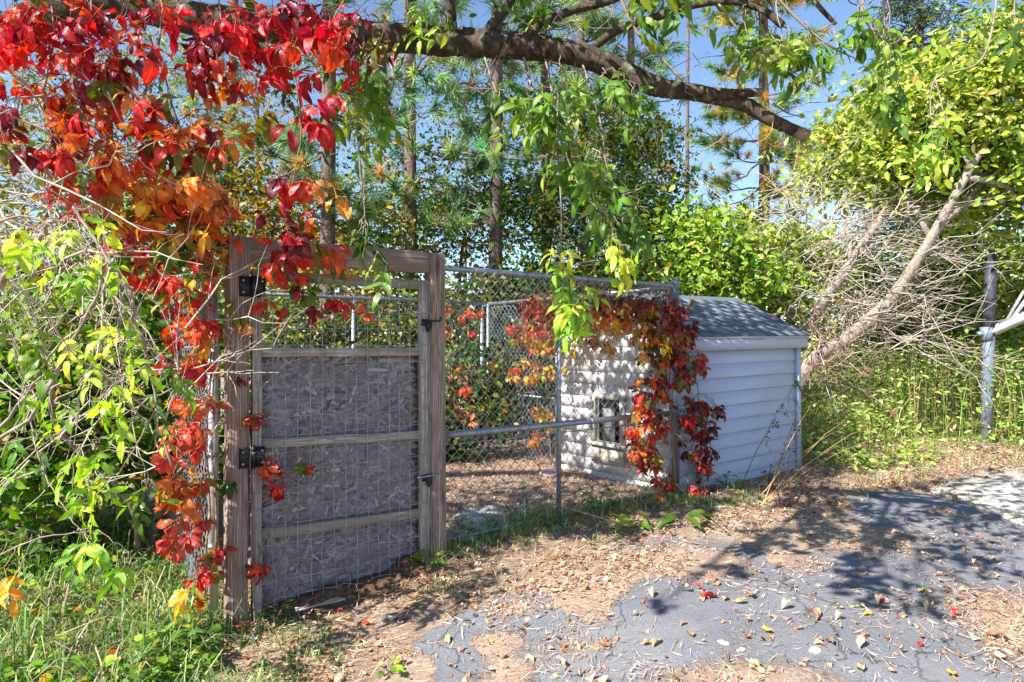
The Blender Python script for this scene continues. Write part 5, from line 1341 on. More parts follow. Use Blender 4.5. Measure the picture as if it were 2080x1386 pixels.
pine(842, 9.9, 27, 'straight pine trunk directly above the right gatepost', 3.2, 7.0, 130, blen=1.5)
pine(1000, 9.9, 28, 'pine trunk crossing the middle of the kennel top rail', 3.2, 7.0, 150, blen=1.5)
pine(1105, 11.5, 22, 'slim pine trunk behind the hanging green leaves', 3.6, 8.0, 130, blen=1.5)
pine(1190, 13, 18, 'thin far pine trunk above the dog door', 3.4, 9.0, 170, blen=1.5)
pine(1280, 12.5, 18, 'pine with dark tufts at the left of the patch of blue sky', 3.2, 9.0, 230, blen=1.2)
pine(1530, 15, 24, 'lone pine with yellowing needles against the blue sky', 3.4, 10, 800, 40, P_NEEDLE_Y, 1.9, dense=2)
pine(1400, 19, 10, 'small distant pine low in the patch of blue sky', 2.0, 5.2, 220, 0, P_NEEDLE, 0.9)

# ---------------------------------------------------------------- understory behind the kennel
UG = 'understory trees behind the kennel'
tree('small_tree', 'olive leaved young tree behind the red creeper and tall gatepost', 'tree', gbase(440, 11), [blob(420, 300, 11, 130, 110, 1), blob(470, 430, 11, 110, 100, 1), blob(380, 560, 10.5, 110, 90, 0.8)], P_AUTUMN, 4444, 0.090, M_GREYBARK, 0.06, UG, 0.32, 22)
tree('small_tree', 'young autumn tree seen through the wire at the top of the gate', 'tree', gbase(600, 10.8), [blob(570, 420, 10.8, 110, 90, 1), blob(640, 500, 10.5, 110, 80, 1), blob(560, 590, 10, 120, 70, 0.8), blob(700, 610, 10, 100, 60, 0.8)], P_AUTUMN, 5502, 0.082, M_GREYBARK, 0.06, UG, 0.26, 24)
tree('small_tree', 'leafy young tree behind the right gatepost', 'tree', gbase(790, 10.4), [blob(780, 410, 10.6, 100, 90, 1), blob(880, 470, 10.4, 90, 80, 1), blob(790, 540, 10, 90, 70, 0.8)], P_UNDER, 4868, 0.078, M_GREYBARK, 0.05, UG, 0.26, 24)
tree('small_tree', 'dark green young tree left of the hanging box elder leaves', 'tree', gbase(930, 11), [blob(900, 380, 11, 80, 80, 1), blob(960, 460, 11, 90, 80, 1), blob(1040, 420, 11, 70, 90, 1)], P_UNDER, 4444, 0.078, M_GREYBARK, 0.05, UG, 0.28, 22)
tree('small_tree', 'dense tree with brown and green leaves behind the hanging green leaves', 'tree', gbase(1200, 10), [blob(1100, 400, 10, 80, 100, 0.9), blob(1220, 330, 10, 90, 100, 0.9), blob(1290, 420, 10, 80, 90, 0.9), blob(1170, 500, 9.8, 100, 60, 0.8), blob(1280, 520, 9.8, 90, 50, 0.8)], P_DARK, 8044, 0.078, M_GREYBARK, 0.07, UG, 0.26, 28)
tree('small_tree', 'narrow dark tree at the edge of the blue sky behind the shed', 'tree', gbase(1330, 11.5), [blob(1310, 280, 11.5, 50, 70, 0.7), blob(1340, 400, 11, 55, 80, 0.7), blob(1350, 500, 10.5, 70, 60, 0.8)], P_DARK, 4022, 0.078, M_GREYBARK, 0.05, UG, 0.24, 22)
for px_, d__, bl, pl, lab in ((330, 12.5, [(300, 180, 110, 80), (380, 90, 90, 70), (250, 60, 90, 60)], P_UNDER, 'tall thin tree with olive leaves behind the red creeper curtain'),
                              (540, 13.0, [(520, 200, 90, 90), (600, 110, 90, 70), (520, 320, 80, 70), (470, 60, 80, 50)], P_AUTUMN, 'tall golden tree seen between the red creeper and the pine above the gate'),
                              (740, 12.0, [(720, 300, 80, 80), (790, 200, 70, 80), (700, 140, 70, 60)], P_UNDER, 'tall thin tree behind the header beam and the left part of the limb'),
                              (950, 12.5, [(930, 260, 80, 80), (1010, 180, 80, 70), (900, 150, 60, 60)], P_DARK, 'tall dark tree behind the middle of the overhead limb'),
                              (1180, 12.0, [(1150, 200, 90, 70), (1230, 220, 80, 80), (1120, 290, 70, 60), (1280, 330, 60, 70)], P_DARK, 'tall dark tree behind the thick hanging box elder leaves'),
                              (60, 11.0, [(40, 120, 120, 90), (150, 200, 100, 80), (-40, 260, 100, 90)], P_UNDER, 'tall tree at the far upper left behind the dead twigs')):
    tree('tall_tree', lab, 'tree', gbase(px_, d__), [blob(a_, b_, d__, c_, e_, 0.8) for a_, b_, c_, e_ in bl], pl, 430 * len(bl), 0.085, M_GREYBARK, 0.05, UG, 0.24, 14, twig=0.007, light=0.8, k=1.15)
SG = 'shrubs behind the kennel'
tree('tall_shrub', 'dark shrub behind the rear mesh at the left of the gate opening', 'shrub', gbase(560, 9.2), [blob(520, 660, 9, 110, 60, 0.7), blob(640, 660, 9, 100, 55, 0.7), blob(600, 720, 8.8, 150, 60, 0.7)], P_UNDER, 4200, 0.085, M_TWIG, 0.03, SG, 0.2, 26, stems=3)
tree('tall_shrub', 'dark shrub behind the rear mesh just right of the gate', 'shrub', gbase(800, 9.6), [blob(760, 650, 9.6, 100, 70, 0.7), blob(880, 640, 9.6, 90, 80, 0.7), blob(900, 780, 9.4, 110, 80, 0.6), blob(800, 770, 9.4, 100, 80, 0.6)], P_UNDER, 5600, 0.085, M_TWIG, 0.03, SG, 0.2, 28, stems=3)
tree('tall_shrub', 'shaded shrub behind the kennel rear corner post', 'shrub', gbase(1040, 9.4), [blob(1010, 600, 9.6, 80, 60, 0.7), blob(1080, 580, 9.4, 80, 60, 0.7), blob(1040, 700, 9.2, 90, 80, 0.6), blob(1090, 800, 9.0, 70, 70, 0.5), blob(1000, 820, 9.2, 80, 60, 0.5)], P_DARK, 6000, 0.085, M_TWIG, 0.03, SG, 0.2, 28, stems=3)
for sx, tx, lab, n_ in ((0.7, 2.6, 'dark leafy shrub growing inside the kennel by its rear corner post', 2600), (1.9, 2.75, 'dark leafy shrub inside the kennel against the middle of the rear mesh', 2200), (3.0, 2.7, 'dark leafy shrub inside the kennel behind the gate boards', 1800)):
    q_ = K(sx, tx, 0.0)
    tree('tall_shrub', lab, 'shrub', q_, [(q_ + [0, 0, 0.45], (0.5, 0.22, 0.35)), (q_ + [0.25, 0.15, 0.9], (0.4, 0.2, 0.4)), (q_ + [-0.2, -0.1, 0.2], (0.45, 0.2, 0.2))], P_DARK, n_, 0.075, M_TWIG, 0.012, SG, 0.12, 22, stems=3)
tree('tall_shrub', 'green shrub above the shed ridge at the kennel corner', 'shrub', gbase(1260, 9.2), [blob(1230, 580, 9.4, 90, 50, 0.6), blob(1330, 560, 9.2, 70, 50, 0.6), blob(1240, 640, 9.2, 90, 60, 0.5)], P_DARK, 4200, 0.085, M_TWIG, 0.03, SG, 0.2, 26, stems=3)
tree('tall_shrub', 'bright green sapling just behind the left end of the shed roof', 'shrub', gbase(1430, 9.0), [blob(1420, 480, 9, 70, 70, 0.6), blob(1480, 560, 9, 90, 60, 0.6), blob(1400, 580, 8.8, 60, 50, 0.5)], P_BRIGHT, 4600, 0.095, M_TWIG, 0.03, SG, 0.2, 26, light=0.8, stems=2)
tree('tall_shrub', 'yellow green shrub behind the right end of the shed roof', 'shrub', gbase(1590, 9.0), [blob(1550, 510, 9.8, 80, 60, 0.6), blob(1590, 610, 9.6, 70, 60, 0.5), blob(1650, 520, 10.4, 60, 60, 0.6)], P_LIME, 4600, 0.095, M_TWIG, 0.03, SG, 0.2, 26, light=0.8, stems=2)

# ---------------------------------------------------------------- leaning trees and spruce at the right
d_ = 8.8
LG = 'leaning trees at the right'
path = [gbase(1560, d_ + 0.2), P(1640, 745, d_ + 0.1), P(1720, 688, d_), P(1800, 618, d_), P(1860, 535, d_ - 0.1), P(1905, 460, d_ - 0.2), P(1950, 380, d_ - 0.3), P(2020, 260, d_ - 0.4)]
tree('leaning_tree', 'pale leaning trunk nearest the steel post with a yellow green crown', 'tree', path[0], [blob(1900, 250, 9.0, 150, 110, 0.9), blob(2030, 170, 8.8, 120, 120, 0.9), blob(2050, 320, 8.8, 110, 80, 0.8), blob(1800, 330, 9.4, 110, 70, 0.8), blob(2000, 390, 9.4, 100, 50, 0.6), blob(2140, 440, 8.8, 70, 90, 0.6), blob(2060, 80, 8.8, 90, 60, 0.7)], P_LIME, 17000, 0.105, M_GREYBARK, 0.115, LG, 0.26, 34, light=0.9, lean=path, k=1.05)
path = [gbase(1540, 9.4), P(1600, 740, 9.3), P(1655, 640, 9.2), P(1710, 560, 9.2), P(1765, 480, 9.2), P(1815, 400, 9.3), P(1850, 330, 9.4)]
tree('leaning_tree', 'pale leaning trunk behind the shed with a yellow green crown', 'tree', path[0], [blob(1780, 300, 10, 110, 90, 0.9), blob(1700, 360, 10.2, 70, 45, 0.8), blob(1850, 200, 10, 110, 80, 0.9)], P_LIME, 6500, 0.105, M_GREYBARK, 0.105, LG, 0.26, 30, light=0.9, lean=path)
thicket('dead_brush', 'mass of pale dead branches between the two leaning trunks', 'brush', gbase(1760, 9.2), 210, lambda: P(rng.uniform(1630, 1900), rng.uniform(410, 720), rng.uniform(8.3, 9.9)), 1.15, 0.008, M_DEADTWIG, 0.35, (0.55, 0, 0.05), sub=4)
thicket('dead_brush', 'long pale dead stems fanning above the shed ridge', 'brush', gbase(1640, 8.9), 46, lambda: P(rng.uniform(1500, 1680), rng.uniform(380, 560), rng.uniform(8.6, 9.4)), 1.3, 0.006, M_DEADTWIG, 0.5, (0.8, 0, 0.45))
thicket('dead_brush', 'brown dry stems clumped at the right end of the shed', 'brush', gbase(1690, 8.4), 80, lambda: P(rng.uniform(1640, 1760), rng.uniform(640, 800), rng.uniform(7.9, 8.8)), 0.7, 0.006, M_DRYSTEM, 0.9, (0.2, 0, 0.3))
def spruce(px, d, label):
    b = gbase(px, d); root = empty('spruce_tree', b, label, 'tree'); H = 12.0
    g = Geo(); g.tube([b, b + [0, 0, H]], [0.18, 0.02], 10); g.build('trunk', M_PINEBARK, root, b)
    gn = Geo(); gb = Geo()
    z = 0.8
    while z < H:
        l = 2.3 * (1 - z / H) ** 0.8 + 0.12
        for _ in range(9):
            a = rng.random() * 6.283; q = b + [0, 0, z + rng.normal(0, 0.1)]; e = q + [l * math.cos(a), l * math.sin(a), -0.22 * l]
            pa = bez(q, e, 0.08 * l, 6, 0.02); gb.tube(pa, np.linspace(0.018, 0.005, 6), 4, cap=False)
            n = int(90 * l / 2) + 20; t = rng.random(n) ** 0.7; c = q + (e - q) * t[:, None] + rng.normal(0, 0.11, (n, 3)) * [1, 1, 0.7]
            leaf_cloud(gn, c, np.full(n, 0.15), palette_cols(pal((58, 78, 52, 3), (78, 96, 62, 2), (100, 106, 76, 1)), n), 0.35, 0.2, 0.35)
        z += 0.34
    gb.build('branches', M_PINEBARK, root, b, kind='stuff'); gn.build('needles', M_NEEDLE, root, b, kind='stuff')
spruce(1870, 15, 'dark blue green spruce standing behind the leaning trees')
tree('small_tree', 'golden green tree behind the steel post', 'tree', gbase(2060, 13), [blob(2040, 560, 13, 110, 80, 1), blob(1960, 640, 13, 110, 50, 0.8), blob(2100, 640, 12, 80, 60, 0.8)], P_LIME, 5200, 0.12, M_GREYBARK, 0.08, UG, 0.3, 26, k=0.8)
tree('small_tree', 'shaded tree behind the dead branches at right', 'tree', gbase(1850, 13.5), [blob(1800, 560, 13.5, 120, 70, 1), blob(1900, 620, 13.5, 120, 60, 0.9), blob(1760, 660, 13, 120, 50, 0.8), blob(1930, 500, 13.5, 90, 80, 0.9)], P_DARK, 6200, 0.12, M_GREYBARK, 0.08, UG, 0.3, 28)
# distant wood
gl = Geo(); n = 26000
px_ = rng.uniform(-700, 2800, n); dep = rng.uniform(24, 42, n)
hh = 2.0 + 4.5 * vnoise(px_ / 100.0, px_ * 0, 41, 1.4) + 1.5 * vnoise(px_ / 30.0, px_ * 0, 42, 1.0)
pos = np.stack([(px_ - 1040) / F * dep, dep, gz((px_ - 1040) / F * dep, dep) + hh * rng.random(n) ** 0.8], -1)
leaf_cloud(gl, pos, np.full(n, 0.34), palette_cols(pal((56, 76, 30, 3), (84, 100, 36, 3), (120, 116, 44, 2), (160, 120, 44, 1)), n), 0.4, 0.4)
wood = gl.build('distant_wood', M_LC); tag(wood, 'far belt of mixed woodland seen through the trees', 'wood', kind='stuff')

# ---------------------------------------------------------------- ground cover
def blades(g, xy, h, w, cols, bend=0.6, zoff=0.0):
    n = len(xy); z = ground_z(xy[:, 0], xy[:, 1]) - 0.006 + zoff
    a = rng.random(n) * 6.283; d = np.stack([np.cos(a), np.sin(a), 0 * a], -1); sd = np.stack([-np.sin(a), np.cos(a), 0 * a], -1)
    b = (bend * np.abs(rng.normal(0.6, 0.5, n)))[:, None]; h = np.asarray(h)[:, None]; w = np.asarray(w)[:, None] / 2
    p0 = np.stack([xy[:, 0], xy[:, 1], z], -1); up = np.array([0, 0, 1.0])
    p1 = p0 + up * h * 0.5 + d * h * 0.18 * b; p2 = p0 + up * h * (0.85 - 0.1 * b) + d * h * 0.5 * b; p3 = p0 + up * h * (1.0 - 0.38 * b) + d * h * 0.95 * b
    V = np.stack([p0 - sd * w, p0 + sd * w, p1 - sd * w, p1 + sd * w, p2 - sd * w * 0.7, p2 + sd * w * 0.7, p3], 1)
    o = 7 * np.arange(n)[:, None, None]
    F4 = (np.array([(0, 1, 3, 2), (2, 3, 5, 4)])[None] + o).reshape(-1, 4); F3 = (np.array([(4, 5, 6)])[None] + o).reshape(-1, 3)
    g.add(V.reshape(-1, 3), F4, F3, np.repeat(cols, 7, 0))
def flat_bits(g, xy, L, W, cols, lift=0.010, curl=0.25):
    n = len(xy); a = rng.normal(0.9, 0.9, n); z = ground_z(xy[:, 0], xy[:, 1]) + 0.003 + lift * rng.random(n)
    d = np.stack([np.cos(a), np.sin(a), rng.normal(0, 0.16, n)], -1); sd = np.stack([-np.sin(a), np.cos(a), rng.normal(0, 0.3, n)], -1)
    p = np.stack([xy[:, 0], xy[:, 1], z], -1); L = np.asarray(L)[:, None]; W = np.asarray(W)[:, None]
    up = np.array([0, 0, 1.0]) * L * curl * rng.random((n, 1))
    V = np.stack([p - d * L / 2 + up, p - sd * W / 2, p + sd * W / 2, p + d * L / 2 + up * 0.8], 1)
    F3 = (np.array([(0, 1, 2), (1, 3, 2)])[None] + 4 * np.arange(n)[:, None, None]).reshape(-1, 3)
    g.add(V.reshape(-1, 3), None, F3, np.repeat(cols, 4, 0))
def scatter(n, x0, x1, y0, y1, dens):
    xy = np.stack([rng.uniform(x0, x1, n), rng.uniform(y0, y1, n)], -1)
    return xy[rng.random(n) < dens(xy[:, 0], xy[:, 1])]
def front(x, y): return (x - E[0]) * nrm[0] + (y - E[1]) * nrm[1]      # metres before the kennel's front line
def along(x, y): return -((x - E[0]) * u[0] + (y - E[1]) * u[1])       # metres left of the corner
P_GRASS = pal((116, 146, 76, 3), (142, 166, 94, 3), (88, 120, 58, 3), (172, 182, 124, 1.6), (196, 182, 144, 1.2))
P_STRAW = pal((206, 170, 128, 3), (172, 140, 100, 3), (210, 190, 150, 2), (140, 108, 76, 2))
P_RUST = pal((194, 158, 130, 3), (172, 134, 108, 3), (214, 184, 156, 3), (132, 100, 82, 1.2), (228, 208, 184, 2.4))

def kennel_shed_free(x, y):
    s = along(x, y); d = front(x, y)
    return ~((s < 0.1) & (s > -2.2) & (d < 0.05) & (d > -1.75))
# green grass, thick at the left, thin before the gate
def dens_grass(x, y):
    d = front(x, y); s = along(x, y); dr = drive_dist(x, y)
    left = sstep(3.55, 4.1, s) * sstep(1.75, 0.9, d + 0.5 * (vnoise(x, y, 51, 0.5) - 0.5)) * (0.06 + 0.94 * sstep(0.40, 0.68, vnoise(x, y, 50, 0.28)))
    mid = 0.75 * sstep(-0.05, -0.3, dr) * sstep(0.48, 0.72, vnoise(x, y, 52, 0.35)) * sstep(0.0, 0.12, d)
    foot = 1.0 * np.exp(-((d - 0.08) / 0.13) ** 2) * sstep(-0.2, 0.2, s) * sstep(2.75, 2.4, s)
    return np.clip(left + mid + foot, 0, 1)
xy = scatter(46000, -3.4, 2.2, 2.0, 6.2, dens_grass)
d = front(xy[:, 0], xy[:, 1]); s = along(xy[:, 0], xy[:, 1])
tall = np.clip(sstep(3.6, 4.2, s) + np.exp(-(d / 0.12) ** 2), 0, 1)
h = (0.035 + 0.05 * rng.random(len(xy))) + tall * (0.015 + 0.24 * rng.random(len(xy)) ** 2.6)
g = Geo(); blades(g, xy, h, 0.004 + 0.004 * rng.random(len(xy)), palette_cols(P_GRASS, len(xy)), 1.5)
o = g.build('grass', M_GRASS); tag(o, 'green grass, long at the left and thin before the gate', 'grass', kind='stuff')
# tufts of grass along the pad and the right verge
def dens_r(x, y):
    dr = drive_dist(x, y)
    a = np.exp(-((dr + 0.18) / 0.16) ** 2) * (x > 3.2)
    q = (pad[1] - pad[0])[:2]; q = q / np.linalg.norm(q); r = np.abs((x - pad[0][0]) * q[1] - (y - pad[0][1]) * q[0])
    b = np.exp(-(r / 0.07) ** 2) * (x > pad[0][0] - 0.3) * (x < pad[1][0] + 0.6) * (y < 6.6)
    return np.clip(0.5 * a + 0.6 * b, 0, 1) * sstep(0.25, 0.75, vnoise(x, y, 61, 0.2))
xy = scatter(50000, 3.0, 9.0, 4.5, 9.0, dens_r)
g = Geo(); blades(g, xy, 0.02 + 0.13 * rng.random(len(xy)) ** 2, 0.004 + 0.004 * rng.random(len(xy)), palette_cols(P_GRASS + P_STRAW, len(xy)), 1.9)
o = g.build('grass', M_GRASS); tag(o, 'short grass fringing the concrete pad and the right verge', 'grass', kind='stuff')
# dry straw before the shed and along the verge
def dens_s(x, y):
    d = front(x, y); s = along(x, y); dr = drive_dist(x, y)
    a = sstep(0.35, -0.05, dr) * (d > 0.08) * (0.25 + 0.75 * sstep(0.3, 0.7, vnoise(x, y, 71, 0.3))) * sstep(3.9, 3.2, s)
    b = 0.9 * np.exp(-(((x - 2.75) / 0.5) ** 2 + ((y - 3.15) / 0.8) ** 2))
    c = 0.75 * sstep(3.4, 4.2, s) * (vnoise(x, y, 72, 0.25) > 0.35)
    return np.clip(a + b + c, 0, 1)
xy = scatter(20000, -3.0, 8.5, 2.0, 8.5, dens_s); xy = xy[kennel_shed_free(xy[:, 0], xy[:, 1])]
g = Geo(); tl = np.clip(sstep(0.5, 0.1, front(xy[:, 0], xy[:, 1])) + np.exp(-(((xy[:, 0] - 2.75) / 0.5) ** 2 + ((xy[:, 1] - 3.15) / 0.8) ** 2)), 0.15, 1)
blades(g, xy, (0.02 + 0.12 * rng.random(len(xy))) * tl, 0.003 + 0.003 * rng.random(len(xy)), palette_cols(P_STRAW, len(xy)), 2.4)
q_ = scatter(26000, -3.0, 8.5, 2.0, 8.5, dens_s); q_ = q_[kennel_shed_free(q_[:, 0], q_[:, 1])]
flat_bits(g, q_, 0.06 + 0.14 * rng.random(len(q_)), np.full(len(q_), 0.0045), palette_cols(P_STRAW, len(q_)), 0.03, 0.12)
o = g.build('dry_grass', M_LITTER); tag(o, 'matted straw coloured dry grass along the verge', 'grass', kind='stuff')
# pine needles and leaf crumbs on the ground
def dens_l(x, y):
    dr = drive_dist(x, y)
    m = np.where(dr > 0, 0.10 + litter_mask(x, y), 0.85)
    return np.clip(m * (0.35 + 0.65 * vnoise(x, y, 81, 0.12)) * (0.25 + 0.9 * sstep(0.25, 0.7, vnoise(x, y, 82, 0.45))), 0, 1)
xy = scatter(170000, -3.0, 6.5, 2.1, 8.0, lambda x, y: np.clip(1.5 * dens_l(x, y), 0, 1)); xy = xy[kennel_shed_free(xy[:, 0], xy[:, 1])]
g = Geo(); n = len(xy); flat_bits(g, xy, 0.03 + 0.06 * rng.random(n), 0.0026 + 0.002 * rng.random(n), palette_cols(P_RUST, n, None, 0.95, 0.3), 0.016, 0.12)
o = g.build('pine_needle_litter', M_LITTER); tag(o, 'rust coloured pine needles strewn over the ground', 'needles', kind='stuff')
xy = scatter(70000, -3.0, 6.5, 2.1, 9.0, lambda x, y: dens_l(x, y) * np.where(drive_dist(x, y) > 0.3, 0.35, 1.0)); xy = xy[kennel_shed_free(xy[:, 0], xy[:, 1])]
g = Geo(); n = len(xy); flat_bits(g, xy, 0.014 + 0.05 * rng.random(n) ** 2.0, 0.008 + 0.026 * rng.random(n) ** 1.3, palette_cols(P_RUST + P_STRAW + pal((110, 74, 56, 5), (86, 60, 48, 3), (150, 96, 66, 4)), n, None, 0.95, 0.38), 0.022, 0.45)
q_ = scatter(2600, -3.0, 6.0, 2.1, 7.0, dens_l); q_ = q_[kennel_shed_free(q_[:, 0], q_[:, 1])]
flat_bits(g, q_, 0.06 + 0.2 * rng.random(len(q_)) ** 2, np.full(len(q_), 0.006), palette_cols(pal((96, 74, 60, 2), (140, 116, 96, 2), (176, 156, 134, 1)), len(q_)), 0.02, 0.1)
o = g.build('leaf_litter', M_LITTER); tag(o, 'crumbled brown leaves and debris covering the soil', 'leaf litter', kind='stuff')
# creeping broad-leaved ground cover at the left
def dens_c(x, y):
    return sstep(3.8, 4.4, along(x, y)) * sstep(1.7, 0.7, front(x, y)) * (0.15 + 0.85 * sstep(0.35, 0.6, vnoise(x, y, 91, 0.4)))
xy = scatter(17000, -4.2, -1.2, 2.3, 5.0, dens_c); n = len(xy)
g = Geo(); leaf_cloud(g, np.stack([xy[:, 0], xy[:, 1], ground_z(xy[:, 0], xy[:, 1]) + 0.02 + 0.12 * rng.random(n)], -1), np.full(n, 0.045), palette_cols(P_LEFT, n), 0.0, 0.4, 1.5, 0.8)
o = g.build('ground_cover', M_LC); tag(o, 'low creeping green leaves under the bushes at left', 'ground cover', kind='stuff')
# weeds right of the shed
def dens_w(x, y):
    s = along(x, y); dr = drive_dist(x, y)
    return sstep(-0.30, -0.7, dr) * (s < -2.25) * (0.25 + 0.75 * sstep(0.25, 0.6, vnoise(x, y, 95, 0.6)))
xy = scatter(42000, 2.9, 11, 6.4, 13.0, dens_w); n = len(xy)
hw = (0.25 + 0.5 * sstep(5.0, 6.0, xy[:, 0]) * sstep(7.2, 8.0, xy[:, 1]) + 0.75 * vnoise(xy[:, 0], xy[:, 1], 96, 0.5)) * (1 + 0.8 * sstep(4.5, 6.0, xy[:, 0]) * sstep(9.6, 8.4, xy[:, 1])) * sstep(-0.3, -1.5, drive_dist(xy[:, 0], xy[:, 1])) + 0.06
g = Geo(); leaf_cloud(g, np.stack([xy[:, 0], xy[:, 1], ground_z(xy[:, 0], xy[:, 1]) + hw * rng.random(n) ** 0.6], -1), 0.05 + 0.03 * rng.random(n), palette_cols(P_WEED, n), 0.1, 0.7, 0.8, 0.3)
blades(g, xy[:1600], hw[:1600] * 1.1 + 0.05, np.full(len(xy[:1600]), 0.006), palette_cols(P_WEED + P_STRAW, len(xy[:1600])), 0.9)
o = g.build('weeds', M_LC); tag(o, 'sunlit waist-high weeds between the shed and the steel post', 'weeds', kind='stuff')

# ---------------------------------------------------------------- single plants
def leafy_weed(name, label, c, n, L, h, pal_, spread=0.16, up=0.5, cat='plant', group=None, wid=0.5):
    c = np.array(c, float); c[2] = ground_z(c[0], c[1]) - 0.01
    root = empty(name, c, label, cat, group); gs = Geo()
    for i in range(n):
        a = rng.random() * 6.283; r = spread * (0.3 + 0.7 * rng.random()); hh_ = h * (0.35 + 0.7 * rng.random())
        q = c + [r * 0.6 * math.cos(a), r * 0.6 * math.sin(a), hh_]
        gs.tube(bez(c, q, -0.02, 5, 0.004), np.linspace(0.003, 0.0015, 5), 4, cap=False)
        ll = L * (0.7 + 0.5 * rng.random()); V, Fq, lc = leaflet(ll, ll * wid, 7, 0.45, 0.2, 0.9 * rng.random() + 0.2, 0.06, int(rng.integers(1e6)), 0.03)
        me = np_mesh('leaf', V, [Fq], None, lc, smooth=True); me.materials.append(M_LEAF)
        R_ = frame((math.cos(a), math.sin(a), up * rng.normal(0.5, 0.5)), (rng.normal(0, 0.3), rng.normal(-0.2, 0.3), 1))
        M = Matrix.Translation(Vector(q)) @ Matrix(R_.tolist()).to_4x4()
        o = link('leaf', me, None, root, M); o.color = (*pick_colour(pal_), 1)
    gs.build('stem', M_TWIG, root, c, smooth=True)
    return root
def onground(px, py, z=-0.12):
    d = F * (CAMH - z) / (py - 700.0); q = P(px, py, d); q[2] = ground_z(q[0], q[1]); return q
leafy_weed('nettle_plant', 'fresh green nettle at the foot of the right gatepost', onground(878, 1172), 22, 0.06, 0.12, 'green', 0.16)
leafy_weed('nettle_plant', 'small green nettle in front of the tall gatepost foot', onground(565, 1252, -0.17), 16, 0.05, 0.09, 'green', 0.13)
leafy_weed('nettle_plant', 'green clump left of the tall gatepost foot near the picture bottom', onground(430, 1300, -0.2), 20, 0.05, 0.08, 'green', 0.15)
leafy_weed('nettle_plant', 'bright little weed at the bottom edge below the gate', onground(790, 1375, -0.2), 12, 0.05, 0.06, 'limegreen', 0.1)
leafy_weed('nettle_plant', 'shaded green weed climbing beside the kennel middle post', onground(1215, 1045, -0.05), 18, 0.07, 0.22, 'darkgreen', 0.2)
leafy_weed('nettle_plant', 'green weed under the creeper at the shed corner', onground(1420, 1002, -0.02), 30, 0.06, 0.34, 'green', 0.2)
leafy_weed('broadleaf_plant', 'flopped broad leaved plant with grey green leaves before the kennel middle post', onground(1275, 1085, -0.08), 9, 0.16, 0.10, 'green', 0.22, 0.1, wid=0.5)
leafy_weed('broadleaf_plant', 'long strap leaved plant beside the drive at the kennel corner', onground(1385, 1078, -0.06), 8, 0.22, 0.12, 'darkgreen', 0.18, 0.1, wid=0.3)
for px_, py_, lab in ((930, 1105, 'low green weed at the foot of the kennel left post'), (1010, 1090, 'low green weed under the flat stone before the mesh'), (1075, 1075, 'low green weed just left of the kennel middle post'), (1180, 1060, 'leafy weed just right of the kennel middle post'), (1320, 1045, 'low green weed under the orange vine at the kennel foot'), (1475, 1000, 'low green weed at the foot of the white siding'), (1560, 985, 'shaded weed at the foot of the right end of the siding')):
    leafy_weed('low_weed', lab, onground(px_, py_, -0.05), 16, 0.06, 0.14, 'green' if rng.random() < 0.6 else 'darkgreen', 0.18)
for px_, py_, lab, h_ in ((60, 1190, 'tall loose weed at the lower left edge', 0.34), (300, 1150, 'loose leafy weed below the lime green shoots', 0.26), (120, 1270, 'leafy weed low in the bottom left grass', 0.2), (250, 1230, 'leafy weed between the shoots and the tall gatepost', 0.22), (350, 1330, 'low weed at the bottom edge left of the gate', 0.12)):
    leafy_weed('field_weed', lab, onground(px_, py_, -0.2), 26, 0.07, h_, 'green', 0.24, wid=0.42)
leafy_weed('seedling', 'pale two-leaved seedling left of the tall gatepost', onground(395, 1250, -0.18), 5, 0.11, 0.10, 'limegreen', 0.1, 0.1, wid=0.55)
# fallen stem across the kennel front
c = onground(1010, 1010, 0.05)
g = Geo(); g.tube(smooth_path([P(1100, 1018, 4.85), P(1180, 1040, 4.75), P(1280, 1070, 4.68)], 6), np.linspace(0.004, 0.006, 13), 6)
o = g.build('drooping_weed', M_TWIG, None, P(1280, 1070, 4.68), smooth=True); tag(o, 'yellow green plant stem leaning across the kennel middle post', 'plant')
# dry stalks before the shed
def stalk_plant(label, base_, tips, mat, seeds=0, col=(0.1, 0.07, 0.05), r=0.004, green_top=False):
    root = empty('dry_stalks', base_, label, 'plant', None); gl = Geo()
    for t in tips:
        g = Geo(); b = base_ + [rng.normal(0, 0.05), rng.normal(0, 0.05), 0]
        L = np.linalg.norm(t - b); pa = bez(b, t, -0.05 * L, 8, 0.006); g.tube(pa, np.linspace(r, r * 0.4, 8), 5); g.build('stalk', mat, root, base_, smooth=True)
        if seeds:
            for _ in range(seeds):
                i = rng.integers(3, 8); q = pa[i] + rng.normal(0, 0.01, 3); n_ = 14
                e = q + [rng.normal(0.03, 0.05), rng.normal(0, 0.03), -0.05 - 0.16 * rng.random()]
                tt = rng.random((n_, 1)); leaf_cloud(gl, q + (e - q) * tt + rng.normal(0, 0.006, (n_, 3)), np.full(n_, 0.018), palette_cols([(*col, 1)], n_), 0.8, 0.1)
            if green_top:
                n_ = 90; leaf_cloud(gl, pa[-1] + rng.normal(0, 1, (n_, 3)) * [0.04, 0.03, 0.06], np.full(n_, 0.03), palette_cols(P_BRIGHT, n_), 0.1, 0.3, 0.5)
    if seeds: gl.build('seed_heads', M_LC, root, base_, kind='stuff')
b = onground(1508, 985, 0.0)
stalk_plant('leaning goldenrod with dark drooping seed heads before the white siding', b, [KZ(1618, 775, 0.16)], M_DRYSTEM, 22, srgb(70, 58, 56), 0.005, True)
b = onground(1560, 985, 0.0)
stalk_plant('dark dry stalks leaning across the right end of the white siding', b, [KZ(1640, 790, 0.2), KZ(1650, 830, 0.22), KZ(1615, 850, 0.2), KZ(1660, 860, 0.2)], M_DRYSTEM, 5, srgb(90, 74, 62), 0.004)
b = onground(1545, 1030, -0.05)
